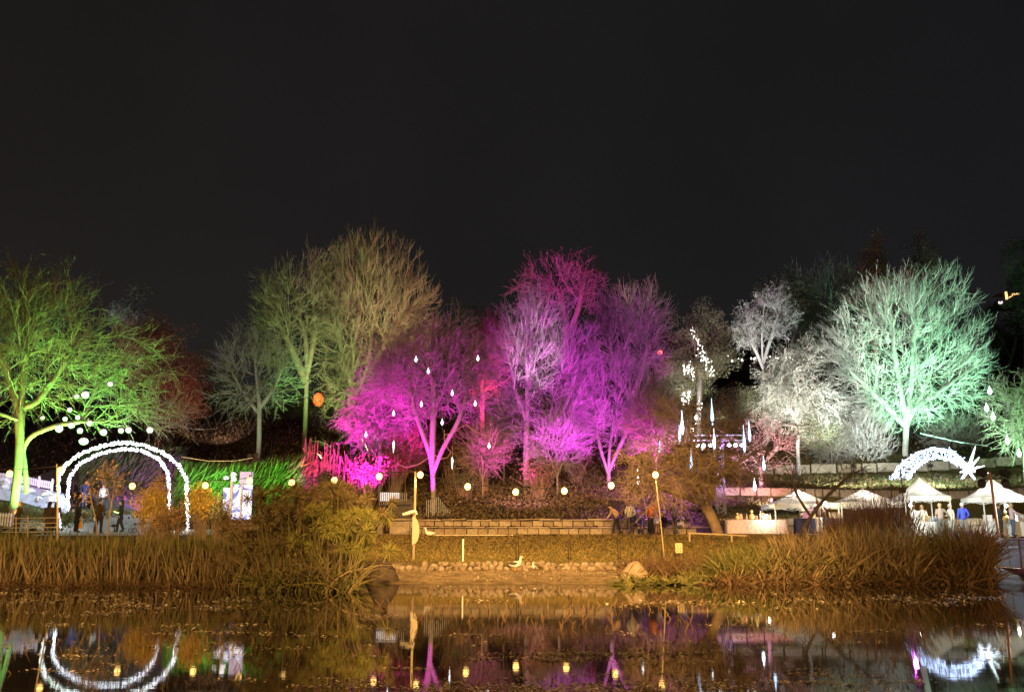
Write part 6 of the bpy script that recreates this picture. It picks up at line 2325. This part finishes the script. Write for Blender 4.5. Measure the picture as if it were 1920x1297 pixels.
def duck(label, px, py, Y, rz, s=1.0, pose='stand', dark=False):
    p = pt(px, py, Y)
    p[2] = g1(p[0], Y) + .01
    root = thing('duck', p, label, 'duck', 'ducks on the shore and lawn', rz)
    up = .13 if pose == 'stand' else .02
    mb = MB()
    # body and neck as one swept surface (beak end looks along -y)
    path = np.array([(0, .30, up + .16), (0, .22, up + .13), (0, .10, up + .12), (0, -.03, up + .13), (0, -.13, up + .17), (0, -.175, up + .25), (0, -.185, up + .33), (0, -.20, up + .385), (0, -.235, up + .40), (0, -.27, up + .39)]) * s
    R = np.array([.012, .06, .105, .12, .095, .055, .042, .048, .046, .02]) * s
    mb.tube(path, R, 12)
    mb.build('body', M_FEATH, root, None, 0, True)
    w = MB()
    for sd_ in (-1, 1):
        w.tube(np.array([(sd_ * .09, -.08, up + .16), (sd_ * .115, .05, up + .155), (sd_ * .08, .2, up + .165), (sd_ * .03, .31, up + .18)]) * s, np.array([.03, .06, .045, .01]) * s, 8)
    w.build('wing', M_FEATHD if dark else M_FEATH, root, None, 0, True)
    MB().tube(np.array([(0, -.265, up + .385), (0, -.31, up + .372), (0, -.335, up + .368)]) * s, np.array([.024, .02, .012]) * s, 8).build('beak', M_BEAK, root, None, 0, True)
    e = MB()
    for sd_ in (-1, 1):
        e.ball(np.array((sd_ * .036, -.24, up + .408)) * s, np.array((.007, .009, .009)) * s, 6, 4)
    e.build('eyes', M_BLACK, root)
    if pose == 'stand':
        lg = MB()
        for sd_ in (-1, 1):
            lg.tube(np.array([(sd_ * .05, .02, up + .04), (sd_ * .05, .01, .02)]) * s, .012 * s, 6)
            lg.add(np.array([(sd_ * .05, .03, .012), (sd_ * .05 - .05, -.08, .008), (sd_ * .05, -.1, .01), (sd_ * .05 + .05, -.08, .008)]) * s, np.array([(0, 1, 2, 3)]))
        lg.build('legs', M_BEAK, root)
    return root


duck('cream duck resting on the lawn crest under the seating wall', 805, 1004, 47.0, -PI / 2, .95, 'rest')
duck('dark winged goose standing on the stone edging with head up', 967, 1060, 36.15, PI / 2 - .2, 1.0, 'stand', True)
duck('small pale duck facing away right of the standing goose', 1000, 1062, 36.1, PI, .6, 'stand')
# ------------------------------------------------------------------ flood lights of the show and some added fill lamps, each with its housing
M_LENS = mat('lamp_lens', (.3, .3, .3), .2, emit=(1, 1, 1), estr=1.5)


def flood(label, px, Y, tgt, colour, power, cone=55, blend=.7, dz=.35, group='flood lights hidden on the ground', x=None, vis=True):
    """tgt = (px, py, Y) the middle of what it lights"""
    z = 0
    xx = 0
    for _ in range(3):
        xx = xat(px, Y, z)
        z = g1(xx, Y) + dz
    p = Vector((float(xx), float(Y), float(z)))
    t = Vector([float(v) for v in pt(*tgt)])
    d = (t - p).normalized()
    q = d.to_track_quat('-Z', 'Y')
    root = thing('flood_light', p, label, 'flood light', group)
    M = np.array(q.to_matrix())
    MB().box((0, 0, 0), (.3, .22, .1), 0, .02, M).build('housing', M_BLACK, root)
    MB().box(d * -.0 + Vector((0, 0, -.2)), (.04, .04, max(.1, dz - .05))).build('bracket', M_BLACK, root)
    s = spot(p + d * .16, t, colour, power, cone, blend, .08)
    s.parent = root
    s.matrix_parent_inverse = Matrix.Translation(-p)
    return root


GREEN, MAG, PURP, WHITE, RED, PINK, TEAL = (.22, 1, .10), (1, .015, .80), (.58, .06, 1), (.85, .93, 1), (1, .10, .06), (1, .30, .42), (.22, 1, .50)
L = flood
L('flood light sending green up the twin trunks at far left', 62, 48.7, (60, 720, 50), GREEN, 12500, 105, dz=.2)
L('green flood light right of the twin trunks lighting the long branch', 215, 50, (200, 730, 51), GREEN, 9500, 90)
L('flood light sending green into the right half of the left tree', 150, 51, (150, 680, 52), GREEN, 9000, 80)
L('warm flood light under the far left tree', 10, 47, (90, 520, 50), (1, .6, .15), 3000, 60)
L('green flood light at the foot of the tall narrow tree', 600, 70, (590, 640, 79), (.3, 1, .2), 12000, 70)
L('olive flood light at the foot of the tallest round tree', 690, 68, (680, 620, 80), (.8, .95, .5), 21000, 70)
L('orange flood light right of the tallest round tree', 800, 70, (790, 560, 80), (1, .42, .30), 17000, 60)
L('pale flood light below the small bare tree', 470, 64, (486, 690, 72), (.55, .9, .42), 6000, 60)
L('magenta flood light left of the drooping shrub tree', 655, 52, (715, 760, 57), MAG, 19000, 70, dz=1.2)
L('magenta flood light below the forked tree', 775, 52.3, (800, 690, 54), (.95, .01, .85), 12000, 90)
L('magenta flood light in front of the coral shrubs', 612, 51.6, (610, 845, 56), (1, .02, .62), 5200, 70, dz=1.2)
L('red flood light behind the papyrus under the coral shrubs', 585, 52.5, (600, 815, 56), (1, .04, .08), 3000, 50, dz=1.2)
L('purple flood light right of the middle tree', 1090, 54, (1060, 650, 60), (.76, .03, 1), 17000, 62)
L('purple flood light left of the middle tree', 940, 54, (980, 720, 60), (.85, .05, .85), 9000, 75)
L('violet flood light below the three stem tree', 1215, 54, (1165, 730, 62), (.80, .03, .95), 14000, 68)
L('violet flood light for the tall purple grey tree', 1150, 63, (1180, 620, 72), (.8, .10, .85), 14000, 60)
L('red flood light behind the magenta tree', 900, 66, (1030, 520, 84), (1, .10, .55), 50000, 45)
L('red flood light under the dull reddish tree', 880, 64, (900, 690, 72), (1, .10, .35), 1800, 60)
L('white beam projector aimed at the middle tree tips', 1010, 51.9, (1000, 610, 60), WHITE, 26000, 20)
L('white flood light left of the great tree', 1590, 66, (1650, 690, 78), (.80, 1, .95), 18000, 60)
L('green flood light right of the great tree', 1760, 70, (1740, 620, 78), (.26, 1, .5), 30000, 75)
L('white flood light below the silvery weeping tree', 1500, 66, (1490, 720, 74), (.95, 1, .88), 26000, 60)
L('white flood light below the silver olive tree', 1405, 76, (1425, 600, 86), (.9, .93, 1), 22000, 34)
L('white flood light below the grey green evergreen', 1330, 73, (1310, 670, 82), (1, .97, .85), 21000, 48)
L('green flood light under the right edge tree', 1890, 60.8, (1910, 770, 66), (.3, 1, .3), 6500, 80)
L('pink flood light in front of the small pink tree', 1440, 55, (1430, 840, 61), PINK, 5500, 60)
L('green flood light in front of the juniper hedge', 535, 52, (505, 845, 57), GREEN, 1700, 70, dz=1.3)
L('green flood light left of the poster lighting the long hedge', 380, 52, (420, 845, 57), (.3, 1, .2), 2200, 95, dz=1.3)
L('purple flood light on the ground behind the arch', 270, 60, (300, 800, 75), PURP, 2600, 90)
L('white flood light on the terrace bank below the great tree', 1745, 61.5, (1715, 880, 74), (.8, 1, .9), 6500, 120, dz=1.6)
L('white flood light on the terrace bank left of the white tent', 1600, 61.5, (1580, 885, 74), (.95, 1, .85), 4500, 110, dz=1.6)
L('magenta flood light among the tall reed stalks', 1692, 40.5, (1660, 925, 37.5), (1, .05, .9), 1100, 140, dz=2.35)

L('added rose fill light on the ivy bank behind the seating wall', 985, 53.2, (985, 850, 60), (1, .42, .55), 1300, 140, dz=1.6)  # added lamp, lifts the dark middle of the bank
L('added dull red fill light below the rust leaved tree', 310, 75, (290, 690, 84), (1, .5, .38), 6000, 55)  # added lamp, keeps the rust leaves from going black
L('white flood light below the pale conifer tops on the left', 225, 78, (240, 575, 88), (.9, .95, 1), 14000, 22)
L('added dim orange fill light below the cypress tops', 1680, 92, (1680, 520, 105), (1, .6, .4), 9000, 45)  # added lamp, stands in for warm ambient light on the tops
L('dim flood light on the terrace bank behind the trinket table', 1450, 55.5, (1460, 900, 66), (1, .8, .6), 1500, 120, dz=.6)
L('violet flood light low on the slope left of the small bare tree', 400, 60, (380, 815, 72), (.7, .25, 1), 500, 80)

L('added dim brown fill light in the dark wood behind the small bare tree', 420, 80, (410, 730, 96), (1, .68, .52), 2200, 75, dz=1.6)  # added fill for the black gaps on the hillside
L('added dim fill light in the dark wood behind the tall round tree', 640, 84, (660, 720, 96), (.85, .75, .5), 3000, 75, dz=1.6)  # added fill lamp, lightens the wood around the round tree's foot
L('added dim violet fill light in the gap right of the tall round tree', 870, 90, (880, 630, 105), (.9, .45, .7), 6000, 60)  # added fill lamp for the black gap between the crowns
L('added dim white fill light in the wood behind the icicle clusters', 1270, 78, (1270, 730, 88), (.9, .9, .85), 8000, 80, dz=1.4)  # added fill lamp, lifts the trees beyond the clusters
